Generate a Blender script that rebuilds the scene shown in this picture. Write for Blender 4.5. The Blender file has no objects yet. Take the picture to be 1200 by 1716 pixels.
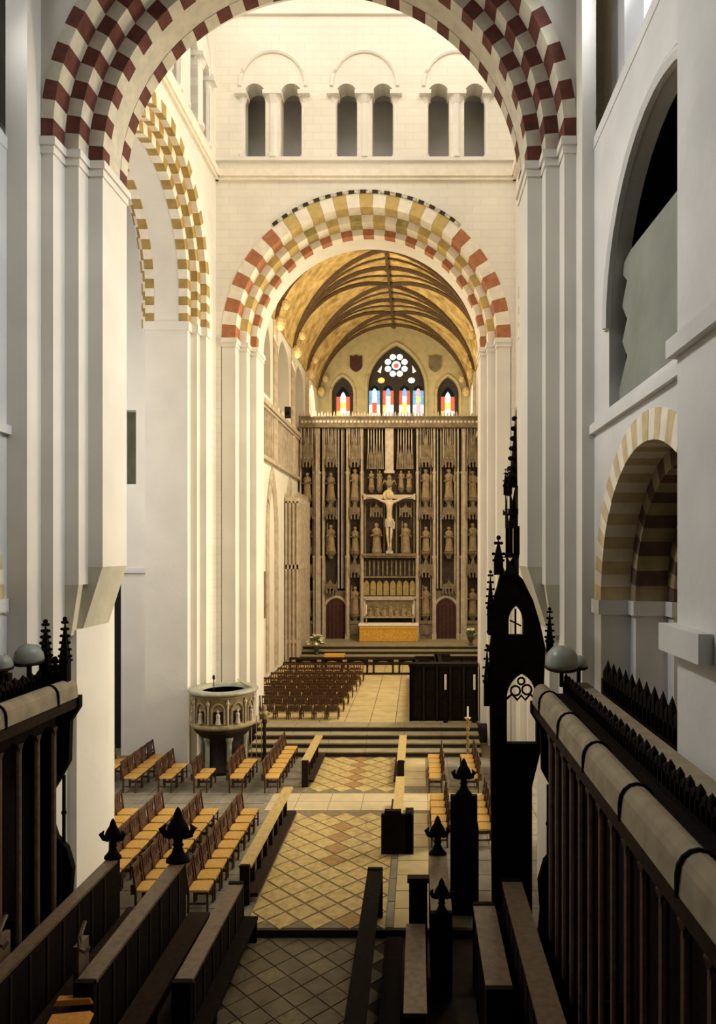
import bpy, math, random
from mathutils import Vector
from mathutils.geometry import tessellate_polygon
random.seed(7)
PI = math.pi
SC = bpy.context.scene
COL = SC.collection

# ------------------------------------------------------------------ camera
# World: x to the right, y eastwards (depth), z up, metres. The camera stands on the organ loft, level, with a rising/sliding front.
cam_d = bpy.data.cameras.new('camera'); cam = bpy.data.objects.new('camera', cam_d); COL.objects.link(cam)
cam.location = (2.0, 0.0, 7.3); cam.rotation_euler = (PI/2, 0, 0)
cam_d.sensor_width = 36.0; cam_d.lens = 36.0*1180/1716
cam_d.shift_x = -100/1716; cam_d.shift_y = 67/1716
cam_d.clip_start = 0.05; cam_d.clip_end = 300
SC.camera = cam

# ------------------------------------------------------------------ world, daylight, exposure
W = bpy.data.worlds.new('world'); SC.world = W; W.use_nodes = True
W.node_tree.nodes['Background'].inputs[0].default_value = (0.80, 0.88, 1.0, 1)
W.node_tree.nodes['Background'].inputs[1].default_value = 0.015
def area(name, loc, target, sx, sy, power, color, spread=180):
    d = bpy.data.lights.new(name, 'AREA'); d.shape = 'RECTANGLE'; d.size = sx; d.size_y = sy; d.energy = power; d.color = color; d.spread = math.radians(spread)
    o = bpy.data.objects.new(name, d); COL.objects.link(o); o.location = loc
    o.rotation_euler = (Vector(target)-Vector(loc)).to_track_quat('-Z', 'Y').to_euler()
    o['kind'] = 'helper'
    return o
WARM = (1.0, 0.84, 0.58); DAY = (1.0, 0.95, 0.88); COOL = (0.92, 0.96, 1.0)
# lantern windows of the tower, all above the frame
area('lantern_daylight_west', (0, 17.0, 28.5), (0, 26, 20), 8, 3.5, 500, (1.0, 0.93, 0.87))
area('lantern_daylight_south', (5.0, 21.3, 28.5), (-5, 21, 18), 7, 3, 330, (1.0, 0.93, 0.82))
area('lantern_daylight_north', (-5.0, 21.3, 28.5), (5, 21, 18), 7, 3, 200, DAY)
# transept windows
area('transept_daylight_south', (16, 21.0, 11), (-5, 22.5, 7.0), 6, 9, 4200, (1.0, 0.885, 0.68))
area('transept_daylight_north', (-15, 18.5, 12), (-7, 25.3, 8), 5, 9, 1000, (1.0, 0.95, 0.90))
# presbytery windows, with added fill for the vault and east wall
area('presbytery_daylight_south', (5.6, 34.5, 17.4), (-6, 34.5, 8), 10, 3.2, 1900, (1.0, 0.86, 0.60))
area('vault_fill_north', (-5.4, 41, 17.6), (6, 41, 21), 14, 3.2, 1550, (1.0, 0.84, 0.55))  # fill lamp added to brighten the vault, aimed upwards
area('east_wall_fill_north', (-5.4, 51.5, 17.6), (3, 55.8, 22), 4, 3.2, 210, (1.0, 0.86, 0.56))  # fill lamp added to raise the light on the east wall
area('east_wall_fill_south', (5.6, 51.5, 17.6), (-3, 55.8, 22), 4, 3.2, 210, (1.0, 0.86, 0.56))  # its added twin on the other side, also for the east wall
area('presbytery_daylight_low', (5.6, 32, 9.5), (-4.5, 33, 1), 5, 4, 900, (1.0, 0.84, 0.58))
# choir clerestory windows, beams narrowed to cross the choir and spare the west faces
area('choir_daylight_north', (-6.30, 11.2, 17.4), (5.3, 9.8, 10.0), 2.5, 2.6, 430, (0.98, 0.98, 0.96), 90)
area('choir_daylight_south', (6.0, 11.3, 17.4), (-5.5, 12.4, 9), 2.5, 2.6, 340, (0.95, 0.98, 1.0), 84)
area('aisle_fill_south', (7.3, 7.5, 8.6), (9.4, 12, 4.0), 1.5, 3, 60, WARM)  # lamp added inside the aisle to warm its outer wall, not a window
vs = SC.view_settings
vs.view_transform = 'Standard'; vs.look = 'None'; vs.exposure = 0.0; vs.gamma = 1.0; vs.use_curve_mapping = False

# ------------------------------------------------------------------ materials
def mat(name, col, rough=0.85, nscale=2.0, namt=0.12, bump=0.0, bscale=30.0, metal=0.0, col2=None, brick=None, emit=None, spec=0.3):
    m = bpy.data.materials.new(name); m.use_nodes = True
    nt = m.node_tree; N = nt.nodes; L = nt.links
    b = N['Principled BSDF']
    b.inputs['Roughness'].default_value = rough; b.inputs['Metallic'].default_value = metal
    b.inputs['Specular IOR Level'].default_value = spec
    tc = N.new('ShaderNodeTexCoord'); geo = N.new('ShaderNodeNewGeometry')
    nz = N.new('ShaderNodeTexNoise'); nz.inputs['Scale'].default_value = nscale; nz.inputs['Detail'].default_value = 4
    L.new(geo.outputs['Position'], nz.inputs['Vector'])
    rmp = N.new('ShaderNodeValToRGB')
    c1 = [max(0, c*(1-namt)) for c in col]; c2 = list(col2) if col2 else [min(1, c*(1+namt)) for c in col]
    rmp.color_ramp.elements[0].position = 0.3; rmp.color_ramp.elements[1].position = 0.7
    rmp.color_ramp.elements[0].color = (*c1, 1); rmp.color_ramp.elements[1].color = (*c2, 1)
    L.new(nz.outputs['Fac'], rmp.inputs['Fac'])
    out = rmp.outputs['Color']
    if brick:
        axes, bw, bh, amt = brick
        sep = N.new('ShaderNodeSeparateXYZ'); L.new(geo.outputs['Position'], sep.inputs[0])
        cmb = N.new('ShaderNodeCombineXYZ'); L.new(sep.outputs[axes[0]], cmb.inputs[0]); L.new(sep.outputs[axes[1]], cmb.inputs[1])
        bt = N.new('ShaderNodeTexBrick'); bt.inputs['Scale'].default_value = 1.0
        bt.inputs['Brick Width'].default_value = bw; bt.inputs['Row Height'].default_value = bh; bt.inputs['Mortar Size'].default_value = 0.012
        bt.inputs['Color1'].default_value = (1, 1, 1, 1); bt.inputs['Color2'].default_value = (1-amt*0.35,)*3+(1,); bt.inputs['Mortar'].default_value = (1-amt, 1-amt*1.1, 1-amt*1.4, 1)
        L.new(cmb.outputs[0], bt.inputs['Vector'])
        mx = N.new('ShaderNodeMixRGB'); mx.blend_type = 'MULTIPLY'; mx.inputs[0].default_value = 1.0
        L.new(out, mx.inputs[1]); L.new(bt.outputs['Color'], mx.inputs[2]); out = mx.outputs[0]
    L.new(out, b.inputs['Base Color'])
    if bump > 0:
        n2 = N.new('ShaderNodeTexNoise'); n2.inputs['Scale'].default_value = bscale; n2.inputs['Detail'].default_value = 3
        L.new(geo.outputs['Position'], n2.inputs['Vector'])
        bp = N.new('ShaderNodeBump'); bp.inputs['Strength'].default_value = bump; bp.inputs['Distance'].default_value = 0.03
        L.new(n2.outputs['Fac'], bp.inputs['Height']); L.new(bp.outputs[0], b.inputs['Normal'])
    if emit:
        L.new(out, b.inputs['Emission Color']); b.inputs['Emission Strength'].default_value = emit
    return m
M = {}
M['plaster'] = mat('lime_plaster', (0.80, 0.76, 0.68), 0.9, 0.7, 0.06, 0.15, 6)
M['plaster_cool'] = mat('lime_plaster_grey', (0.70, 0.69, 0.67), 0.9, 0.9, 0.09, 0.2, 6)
M['plaster_tower'] = mat('tower_plaster', (0.83, 0.78, 0.68), 0.9, 0.6, 0.05, 0.1, 8, brick=((0, 2), 0.62, 0.30, 0.10))
M['plaster_towerside'] = mat('tower_side_plaster', (0.82, 0.78, 0.69), 0.9, 0.6, 0.05, 0.1, 8, brick=((1, 2), 0.62, 0.30, 0.10))
M['khaki'] = mat('worn_stone', (0.60, 0.56, 0.44), 0.9, 1.5, 0.12, 0.2, 8)
M['infill'] = mat('grey_infill', (0.25, 0.26, 0.22), 0.95, 1.2, 0.12, 0.3, 5)
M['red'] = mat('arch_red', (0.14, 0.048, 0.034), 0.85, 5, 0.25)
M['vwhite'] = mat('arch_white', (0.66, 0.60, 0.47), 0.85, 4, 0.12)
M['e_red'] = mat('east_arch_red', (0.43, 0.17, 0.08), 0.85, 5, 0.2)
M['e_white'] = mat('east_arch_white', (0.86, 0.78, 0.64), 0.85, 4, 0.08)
M['e_yellow'] = mat('east_arch_yellow', (0.56, 0.41, 0.15), 0.85, 4, 0.15)
M['e_olive'] = mat('east_arch_olive', (0.40, 0.32, 0.12), 0.85, 4, 0.25)
M['n_yellow'] = mat('north_arch_yellow', (0.40, 0.27, 0.09), 0.85, 4, 0.2)
M['a_brown'] = mat('aisle_arch_brown', (0.10, 0.06, 0.04), 0.85, 4, 0.25)
M['a_tan'] = mat('aisle_arch_tan', (0.30, 0.23, 0.13), 0.85, 4, 0.2)
M['a_gold'] = mat('aisle_arch_buff', (0.64, 0.51, 0.29), 0.85, 4, 0.15)
M['hood'] = mat('painted_hood', (0.55, 0.52, 0.40), 0.85, 14, 0.6)
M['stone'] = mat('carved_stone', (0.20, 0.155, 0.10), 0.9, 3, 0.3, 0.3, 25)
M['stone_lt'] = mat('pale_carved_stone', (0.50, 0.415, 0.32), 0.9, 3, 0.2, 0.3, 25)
M['stone_dk'] = mat('recess_stone', (0.05, 0.036, 0.025), 0.95, 3, 0.3)  # near-black: recess shade put into the colour; also hood dots, floor joints
M['statue'] = mat('statue_stone', (0.28, 0.20, 0.115), 0.85, 6, 0.25)
M['corpus'] = mat('corpus_stone', (0.58, 0.46, 0.33), 0.8, 6, 0.15)
M['wood'] = mat('black_oak', (0.012, 0.008, 0.006), 0.8, 12, 0.35, spec=0.06)
M['wood_mid'] = mat('dark_oak', (0.027, 0.015, 0.009), 0.75, 12, 0.3, spec=0.1)
M['wood_desk'] = mat('lit_desk_oak', (0.16, 0.11, 0.065), 0.45, 10, 0.25, spec=0.4)  # light on desk tops and elbows put into a paler oak
M['wood_rail'] = mat('light_oak', (0.45, 0.32, 0.115), 0.5, 10, 0.2, spec=0.4)
M['wood_chair'] = mat('chair_beech', (0.085, 0.038, 0.018), 0.5, 10, 0.3, spec=0.4)
M['coping'] = mat('pale_coping', (0.33, 0.27, 0.18), 0.8, 4, 0.2)  # much paler than the oak, for coping and ledge
M['straw'] = mat('rush_seat', (0.62, 0.36, 0.09), 0.8, 30, 0.2, 0.3, 60)
M['door'] = mat('red_brown_door', (0.07, 0.022, 0.018), 0.6, 8, 0.3)
M['dark'] = mat('unlit_void', (0.012, 0.011, 0.010), 0.95, 2, 0.1)
M['tile'] = mat('ochre_tile', (0.46, 0.32, 0.11), 0.55, 6, 0.2, col2=(0.58, 0.43, 0.18))
M['tile_b'] = mat('brown_tile', (0.33, 0.19, 0.06), 0.55, 6, 0.2)
M['tile_line'] = mat('tile_border', (0.19, 0.15, 0.075), 0.7, 8, 0.25)
M['flag'] = mat('grey_flagstone', (0.21, 0.185, 0.135), 0.7, 2.5, 0.2)
M['flag_pale'] = mat('pale_flagstone', (0.50, 0.40, 0.23), 0.65, 2.5, 0.08)
M['flag_tan'] = mat('tan_paving', (0.50, 0.39, 0.19), 0.6, 2.0, 0.15)
M['choir_tile'] = mat('choir_tile', (0.13, 0.10, 0.055), 0.6, 3, 0.3)
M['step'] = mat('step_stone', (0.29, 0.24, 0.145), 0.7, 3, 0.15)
M['step_dk'] = mat('step_riser', (0.03, 0.021, 0.013), 0.8, 3, 0.2)  # shade on the risers painted in, far darker than the treads
M['vault'] = mat('painted_vault', (0.42, 0.27, 0.08), 0.85, 1.6, 0.25, col2=(0.75, 0.54, 0.22))
M['rib'] = mat('vault_rib', (0.10, 0.06, 0.03), 0.8, 6, 0.25)
M['rib_lt'] = mat('vault_gilt', (0.60, 0.45, 0.22), 0.7, 6, 0.2)
M['eastwall'] = mat('olive_plaster', (0.52, 0.44, 0.25), 0.9, 2, 0.12)
M['lead'] = mat('window_tracery', (0.05, 0.04, 0.035), 0.8, 5, 0.2)
M['cloth_gold'] = mat('gold_frontal', (0.62, 0.34, 0.05), 0.7, 14, 0.3)
M['cloth_white'] = mat('white_linen', (0.85, 0.80, 0.70), 0.8, 5, 0.05)
M['leaf'] = mat('leaf_green', (0.10, 0.15, 0.05), 0.7, 10, 0.3)
M['petal'] = mat('white_petal', (0.78, 0.74, 0.52), 0.7, 20, 0.15)
M['pot'] = mat('dark_vase', (0.06, 0.05, 0.04), 0.4, 8, 0.2)
M['brass'] = mat('polished_brass', (0.70, 0.55, 0.30), 0.25, 8, 0.1, metal=1.0)
M['lamp'] = mat('floodlight_enamel', (0.36, 0.38, 0.33), 0.35, 6, 0.12, spec=0.5)
M['pulpit'] = mat('pulpit_stone', (0.30, 0.23, 0.12), 0.8, 5, 0.3)
M['pulpit_dk'] = mat('pulpit_marble', (0.028, 0.019, 0.014), 0.7, 6, 0.3, spec=0.12)
M['pulpit_rim'] = mat('pulpit_rim_marble', (0.30, 0.30, 0.22), 0.4, 6, 0.2, spec=0.5)
M['cushion'] = mat('orange_cushion', (0.65, 0.28, 0.05), 0.8, 15, 0.15)
M['black'] = mat('speaker_black', (0.012, 0.012, 0.014), 0.6, 9, 0.2)
M['candle'] = mat('wax', (0.85, 0.78, 0.60), 0.6, 9, 0.05)
M['wood_shaft'] = mat('brown_oak', (0.17, 0.105, 0.068), 0.6, 10, 0.2, spec=0.2)
M['g_dim'] = mat('dim_leaded_glass', (0.16, 0.15, 0.11), 0.4, 3, 0.3)
M['gilt_dull'] = mat('dull_gilt', (0.34, 0.25, 0.10), 0.6, 6, 0.3)
M['skyglass'] = mat('daylit_glass', (0.95, 0.96, 1.0), 0.5, 1, 0.03, emit=1.1)
def glass(name, c, e=1.1): M[name] = mat(name, c, 0.4, 7, 0.22, emit=e)
glass('g_white', (0.95, 0.90, 0.72), 1.25); glass('g_red', (0.75, 0.10, 0.05)); glass('g_blue', (0.14, 0.36, 0.62)); glass('g_pale', (0.62, 0.80, 0.92), 1.2)
glass('g_gold', (0.90, 0.55, 0.14)); glass('g_pink', (0.85, 0.35, 0.40)); glass('g_green', (0.35, 0.5, 0.25))

# ------------------------------------------------------------------ mesh helpers
class MB:
    def __init__(s): s.v = []; s.f = []
    def add(s, vs_, fs_):
        n = len(s.v); s.v += [tuple(p) for p in vs_]; s.f += [tuple(i+n for i in f) for f in fs_]; return s
    def box(s, x0, x1, y0, y1, z0, z1):
        return s.add([(x0,y0,z0),(x1,y0,z0),(x1,y1,z0),(x0,y1,z0),(x0,y0,z1),(x1,y0,z1),(x1,y1,z1),(x0,y1,z1)],
                     [(0,3,2,1),(4,5,6,7),(0,1,5,4),(1,2,6,5),(2,3,7,6),(3,0,4,7)])
    def tube(s, p0, p1, r0, r1=None, n=8):
        r1 = r0 if r1 is None else r1
        p0 = Vector(p0); p1 = Vector(p1); d = (p1-p0).normalized()
        a = d.orthogonal().normalized(); b = d.cross(a)
        vv = []
        for p, r in ((p0, r0), (p1, r1)):
            for k in range(n):
                t = 2*PI*k/n; vv.append(p+(a*math.cos(t)+b*math.sin(t))*r)
        ff = [(k, (k+1) % n, n+(k+1) % n, n+k) for k in range(n)]+[tuple(range(n))[::-1], tuple(range(n, 2*n))]
        return s.add(vv, ff)
    def path(s, pts, r, n=6, rz=None):
        pts = [Vector(p) for p in pts]; vv = []; m = len(pts)
        for i, p in enumerate(pts):
            d = (pts[min(i+1, m-1)]-pts[max(i-1, 0)]).normalized()
            up = Vector((0, 0, 1)) if abs(d.z) < 0.95 else Vector((0, 1, 0))
            a = d.cross(up).normalized(); b = a.cross(d)
            ri = r[i] if isinstance(r, (list, tuple)) else r
            for k in range(n):
                t = 2*PI*k/n; vv.append(p+a*math.cos(t)*ri+b*math.sin(t)*(rz or ri))
        ff = [(i*n+k, i*n+(k+1) % n, (i+1)*n+(k+1) % n, (i+1)*n+k) for i in range(m-1) for k in range(n)]
        ff += [tuple(range(n))[::-1], tuple(range((m-1)*n, m*n))]
        return s.add(vv, ff)
    def lathe(s, prof, n=16, c=(0,0,0), a0=0.0, a1=2*PI, sx=1.0, sy=1.0):
        full = abs(a1-a0-2*PI) < 1e-6; cols = n if full else n+1; vv = []
        for (r, z) in prof:
            for k in range(cols):
                t = a0+(a1-a0)*k/n; vv.append((c[0]+r*math.cos(t)*sx, c[1]+r*math.sin(t)*sy, c[2]+z))
        ff = []
        for i in range(len(prof)-1):
            for k in range(n):
                k2 = (k+1) % cols; ff.append((i*cols+k, i*cols+k2, (i+1)*cols+k2, (i+1)*cols+k))
        if full:
            if prof[0][0] > 1e-4: ff.append(tuple(range(cols))[::-1])
            if prof[-1][0] > 1e-4: ff.append(tuple(range((len(prof)-1)*cols, len(prof)*cols)))
        return s.add(vv, ff)
    def ball(s, c, rx, ry=None, rz=None, n=8, m=6):
        ry = rx if ry is None else ry; rz = rx if rz is None else rz
        vv = [(c[0], c[1], c[2]-rz)]
        for i in range(1, m):
            p = -PI/2+PI*i/m
            for k in range(n):
                t = 2*PI*k/n; vv.append((c[0]+rx*math.cos(p)*math.cos(t), c[1]+ry*math.cos(p)*math.sin(t), c[2]+rz*math.sin(p)))
        vv.append((c[0], c[1], c[2]+rz)); top = len(vv)-1
        ff = [(0, 1+(k+1) % n, 1+k) for k in range(n)]
        for i in range(m-2):
            for k in range(n):
                a = 1+i*n; ff.append((a+k, a+(k+1) % n, a+n+(k+1) % n, a+n+k))
        a = 1+(m-2)*n
        ff += [(a+k, a+(k+1) % n, top) for k in range(n)]
        return s.add(vv, ff)
    def prism(s, loops, fr, w0, w1):
        """polygon with holes (loops of (u,v)) extruded from w0 to w1 through the frame fr(u,v,w)"""
        flat = [p for l in loops for p in l]; n = len(flat)
        tris = tessellate_polygon([[Vector((p[0], p[1], 0)) for p in l] for l in loops])
        vv = [fr(p[0], p[1], w0) for p in flat]+[fr(p[0], p[1], w1) for p in flat]
        ff = [tuple(t) for t in tris]+[tuple(i+n for i in t)[::-1] for t in tris]
        o = 0
        for l in loops:
            m = len(l); ff += [(o+k, o+(k+1) % m, n+o+(k+1) % m, n+o+k) for k in range(m)]; o += m
        return s.add(vv, ff)
    def mesh(s, name='mesh'):
        me = bpy.data.meshes.new(name); me.from_pydata(s.v, [], s.f); me.update(); return me
def FX(y0): return lambda u, v, w: (u, y0+w, v)     # wall facing the camera, u = x
def FY(x0): return lambda u, v, w: (x0+w, u, v)     # side wall, u = y
def FZ(z0): return lambda u, v, w: (u, v, z0+w)
def rect(u0, u1, v0, v1): return [(u0, v0), (u1, v0), (u1, v1), (u0, v1)]
def round_arch(c, r, v0, vs_, n=20, stilt=0.0):
    vc = vs_+stilt
    return [(c-r, v0)]+[(c-r*math.cos(PI*k/n), vc+r*math.sin(PI*k/n)) for k in range(n+1)]+[(c+r, v0)]
def pointed(c, a, v0, vs_, h, n=8):
    R = (a*a+h*h)/(2*a); e = R-a; th = math.asin(min(1, h/R))
    left = [(c+e-R*math.cos(th*k/n), vs_+R*math.sin(th*k/n)) for k in range(n+1)]
    right = [(2*c-u, v) for (u, v) in left[:-1]][::-1]
    return [(c-a, v0)]+left+right+[(c+a, v0)]
def arch_wall(u0, u1, v0, v1, cuts):
    """outline of a wall whose floor-reaching openings (loops from the left foot to the right foot, in order) notch the bottom edge"""
    pts = [(u0, v0)]
    for l in cuts: pts += l
    return pts+[(u1, v0), (u1, v1), (u0, v1)]

def link(name, data, m=None, parent=None, smooth=False):
    o = bpy.data.objects.new(name, data); COL.objects.link(o)
    if m is not None and data is not None and not data.materials: data.materials.append(M[m])
    if smooth and data is not None: data.polygons.foreach_set('use_smooth', [True]*len(data.polygons))
    if parent is not None: o.parent = parent
    return o
def obj(name, mb, m, parent=None, smooth=False): return link(name, mb.mesh(name), m, parent, smooth)
def tag(o, label, cat, group=None):
    o['label'] = label; o['category'] = cat
    if group: o['group'] = group
    return o
def thing(name, label, cat, loc=(0,0,0), rz=0.0, group=None):
    o = bpy.data.objects.new(name, None); COL.objects.link(o); o.location = loc; o.rotation_euler = (0, 0, rz); o.empty_display_size = 0.2
    return tag(o, label, cat, group)
def struct(name, mb, m, label=None):
    o = obj(name, mb, m); o['kind'] = 'structure'
    if label: o['label'] = label; o['category'] = name.split('_')[0]
    return o
def dup(root, loc, rz, label, group=None):
    r = root.copy(); COL.objects.link(r); r.location = loc; r.rotation_euler = (0, 0, rz); r['label'] = label
    if group: r['group'] = group
    for ch in list(root.children):
        c = ch.copy(); COL.objects.link(c); c.parent = r
        for g in list(ch.children):
            d = g.copy(); COL.objects.link(d); d.parent = c
    return r
def ring(parent, axis, ctr, r0, r1, w0, w1, n, mats, a0=0.0, a1=PI, name='voussoir', jit=0.006, skip=None):
    """separate voussoirs round an arch; mats(k, n) names the material; pieces of one colour share a mesh"""
    da = (a1-a0)/n; h = da/2*0.985; cache = {}
    fr = (lambda u, v, w: (u, w, v)) if axis == 'y' else (lambda u, v, w: (w, u, v))
    for k in range(n):
        a = a0+(k+0.5)*da
        if skip and skip(a): continue
        mt = mats(k, n)
        if mt not in cache:
            arc = [-h, 0, h]
            lo = [(r0*math.sin(t), r0*math.cos(t)) for t in arc]+[(r1*math.sin(t), r1*math.cos(t)) for t in arc[::-1]]
            b = MB(); b.prism([lo], fr, w0, w1); me = b.mesh(name); me.materials.append(M[mt]); cache[mt] = me
        o = link(name, cache[mt], None, parent)
        ph = PI/2-a                                   # turn away from the crown, towards +u
        if axis == 'y': o.location = (ctr[0], random.uniform(-jit, jit), ctr[1]); o.rotation_euler = (0, ph, 0)
        else: o.location = (random.uniform(-jit, jit), ctr[0], ctr[1]); o.rotation_euler = (-ph, 0, 0)
ORD = ['first', 'second', 'third', 'fourth', 'fifth', 'sixth', 'seventh', 'eighth', 'ninth', 'tenth', 'eleventh', 'twelfth']

# ================================================================== STRUCTURE
ZS = 15.2          # springing of the tower arches
# ---- west tower wall (near crossing arch), four orders
WC = -0.08
RW = [4.305, 4.60, 4.875, 5.105]; YW = [14.27, 13.87, 13.43, 12.95]; YE = [15.45, 15.8, 16.15, 16.5]
b = MB()
b.prism([arch_wall(-5.62, 5.38, -0.2, 31, [round_arch(WC, RW[3], -0.2, ZS, 32)])], FX(0), YW[2], YE[3])
ww = struct('wall_crossing_west', b, 'plaster')
# pilaster shafts running up beside the arch
for sx, x0, x1 in ((-1, -5.58, WC-RW[3]), (1, WC+RW[3], 5.28)):
    b = MB(); b.box(x0, x1, YW[3], YW[2]+0.01, -0.2, 31)
    obj('wall_shaft', b, 'plaster', ww)
# jambs (lower courses of the inner two orders are cut back over sloping corbels)
CUT = 5.75; CTOP = 7.0
for i in range(3):
    for s in (-1, 1):
        xin = WC+s*RW[i]; xout = WC+s*(RW[i+1]+0.02)
        b = MB(); z0 = CTOP if i == 0 else (CUT+0.9 if i == 1 else -0.2)
        b.box(min(xin, xout), max(xin, xout), YW[i], YE[i], z0, 14.9); obj('jamb', b, 'plaster', ww)
        b = MB()                                        # impost: fillet over hollow chamfer
        e = 0.07
        lo, hi = min(xin, xout), max(xin, xout)
        if s < 0: hi += e
        else: lo -= e
        b.box(lo, hi, YW[i]-e, YE[i]+e, 15.05, ZS)
        b.box(lo+(e*0.6 if s > 0 else 0), hi-(e*0.6 if s < 0 else 0), YW[i]-e*0.45, YE[i]+e*0.45, 14.9, 15.05)
        obj('impost', b, 'plaster', ww)
for s in (-1, 1):
    xc = WC+s*(RW[1]+0.1)                              # cut-back face
    b = MB(); b.box(min(xc, WC+s*RW[3]), max(xc, WC+s*RW[3]), 14.0, YE[0], -0.2, CUT); obj('lower_jamb', b, 'plaster', ww)
    x0 = WC+s*RW[0]
    b = MB(); b.prism([[(x0, CTOP), (xc, CUT), (WC+s*RW[3], CUT), (WC+s*RW[3], CTOP)]], FX(0), YW[0], YE[0]); obj('corbel', b, 'khaki', ww)
    x1 = WC+s*RW[1]
    b = MB(); b.prism([[(x1, CUT+0.9), (xc+s*0.05, CUT-0.1), (WC+s*RW[2], CUT-0.1), (WC+s*RW[2], CUT+0.9)]], FX(0), YW[1], 14.05); obj('corbel', b, 'khaki', ww)
alt = lambda A, B, o=0: (lambda k, n: A if (k+o) % 2 == 0 else B)
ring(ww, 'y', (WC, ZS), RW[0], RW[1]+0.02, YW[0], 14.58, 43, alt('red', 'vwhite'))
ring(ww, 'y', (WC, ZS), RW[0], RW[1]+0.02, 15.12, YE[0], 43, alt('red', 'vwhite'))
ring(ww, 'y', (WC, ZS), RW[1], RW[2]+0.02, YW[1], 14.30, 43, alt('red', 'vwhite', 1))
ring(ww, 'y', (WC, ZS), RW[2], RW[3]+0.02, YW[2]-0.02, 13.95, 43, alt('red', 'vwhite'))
def ringbody(c, zc, r0, r1, y0, y1, n=48):
    b = MB(); o = [(c+r1*math.cos(PI*k/n), zc+r1*math.sin(PI*k/n)) for k in range(n+1)]; i_ = [(c+r0*math.cos(PI*k/n), zc+r0*math.sin(PI*k/n)) for k in range(n, -1, -1)]
    b.prism([o+i_], FX(0), y0, y1); return b
obj('soffit', ringbody(WC, ZS, RW[0]+0.012, RW[1]+0.02, 14.56, 15.14), 'vwhite', ww)
obj('soffit', ringbody(WC, ZS, RW[1]+0.01, RW[2]+0.02, 14.28, YE[1]), 'plaster', ww)
obj('soffit', ringbody(WC, ZS, RW[2]+0.01, RW[3]+0.02, 13.93, YE[2]), 'plaster', ww)

# ---- east tower wall with the arch into the presbytery
EC = 0.1; RE = [5.33, 4.83, 4.56, 4.33]; YEA = [26.0, 26.6, 27.2, 28.5]
gal = []
for cx in (-3.35, 0.04, 3.44):
    for s in (-1, 1): gal.append(cx+s*0.675)
def gl_loop(c, z0=21.85, zs=24.2, r=0.40):
    return round_arch(c, r, z0, zs, 10)
b = MB()
b.prism([arch_wall(-8, 8.2, -0.2, 31, [round_arch(EC, RE[0], -0.2, ZS, 36)])]+[gl_loop(c) for c in gal], FX(0), 26.0, 26.7)
we = struct('wall_crossing_east', b, 'plaster_tower')
b = MB(); b.prism([arch_wall(-8, 8.2, -0.2, 21.3, [round_arch(EC, RE[0], -0.2, ZS, 36)])], FX(0), 26.7, 28.5); b.box(-8, 8.2, 26.7, 28.5, 25.2, 31)
obj('wall_core', b, 'plaster', we)
b = MB(); b.box(-6, 6.2, 28.0, 28.4, 21.3, 25.2); obj('gallery_back', b, 'plaster_cool', we)
for i in range(3):
    for s in (-1, 1):
        xo = EC+s*(RE[i]+0.02); xi = EC+s*RE[i+1]
        b = MB(); b.box(min(xo, xi), max(xo, xi), YEA[i], 28.5, -0.2, 14.9); obj('jamb', b, 'plaster', we)
        b = MB(); e = 0.07; lo, hi = min(xo, xi), max(xo, xi)
        if s < 0: hi += e
        else: lo -= e
        b.box(lo, hi, YEA[i]-e, 28.5, 15.03, ZS); b.box(lo+(e*.6 if s > 0 else 0), hi-(e*.6 if s < 0 else 0), YEA[i]-e*0.5, 28.5, 14.88, 15.03); obj('impost', b, 'plaster', we)
def e_outer(k, n):
    up = abs(k-(n-1)/2) < 6.5
    return ('e_yellow' if k % 2 == 0 else 'e_white') if up else ('e_red' if k % 2 == 0 else 'e_white')
def e_mid(k, n):
    up = abs(k-(n-1)/2) < 6.5
    return ('e_olive' if k % 4 == 1 else 'e_yellow') if up and k % 2 else ('e_white' if k % 2 == 0 else 'e_yellow')
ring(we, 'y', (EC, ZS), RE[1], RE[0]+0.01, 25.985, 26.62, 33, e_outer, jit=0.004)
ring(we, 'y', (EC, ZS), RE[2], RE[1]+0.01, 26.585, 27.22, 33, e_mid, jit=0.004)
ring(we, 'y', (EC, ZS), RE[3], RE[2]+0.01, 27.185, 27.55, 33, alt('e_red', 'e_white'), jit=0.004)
obj('soffit', ringbody(EC, ZS, RE[3]+0.012, RE[2]+0.02, 27.53, 28.5), 'plaster', we)
obj('soffit', ringbody(EC, ZS, RE[2]+0.02, RE[0]+0.05, 27.21, 28.5), 'plaster', we)
# painted hood over the crown, built of small wedges
ring(we, 'y', (EC, ZS), RE[0]+0.01, RE[0]+0.13, 25.95, 26.0, 34, alt('hood', 'stone_dk'), a0=PI*0.28, a1=PI*0.72, name='hood_stone', jit=0.0)
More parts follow.
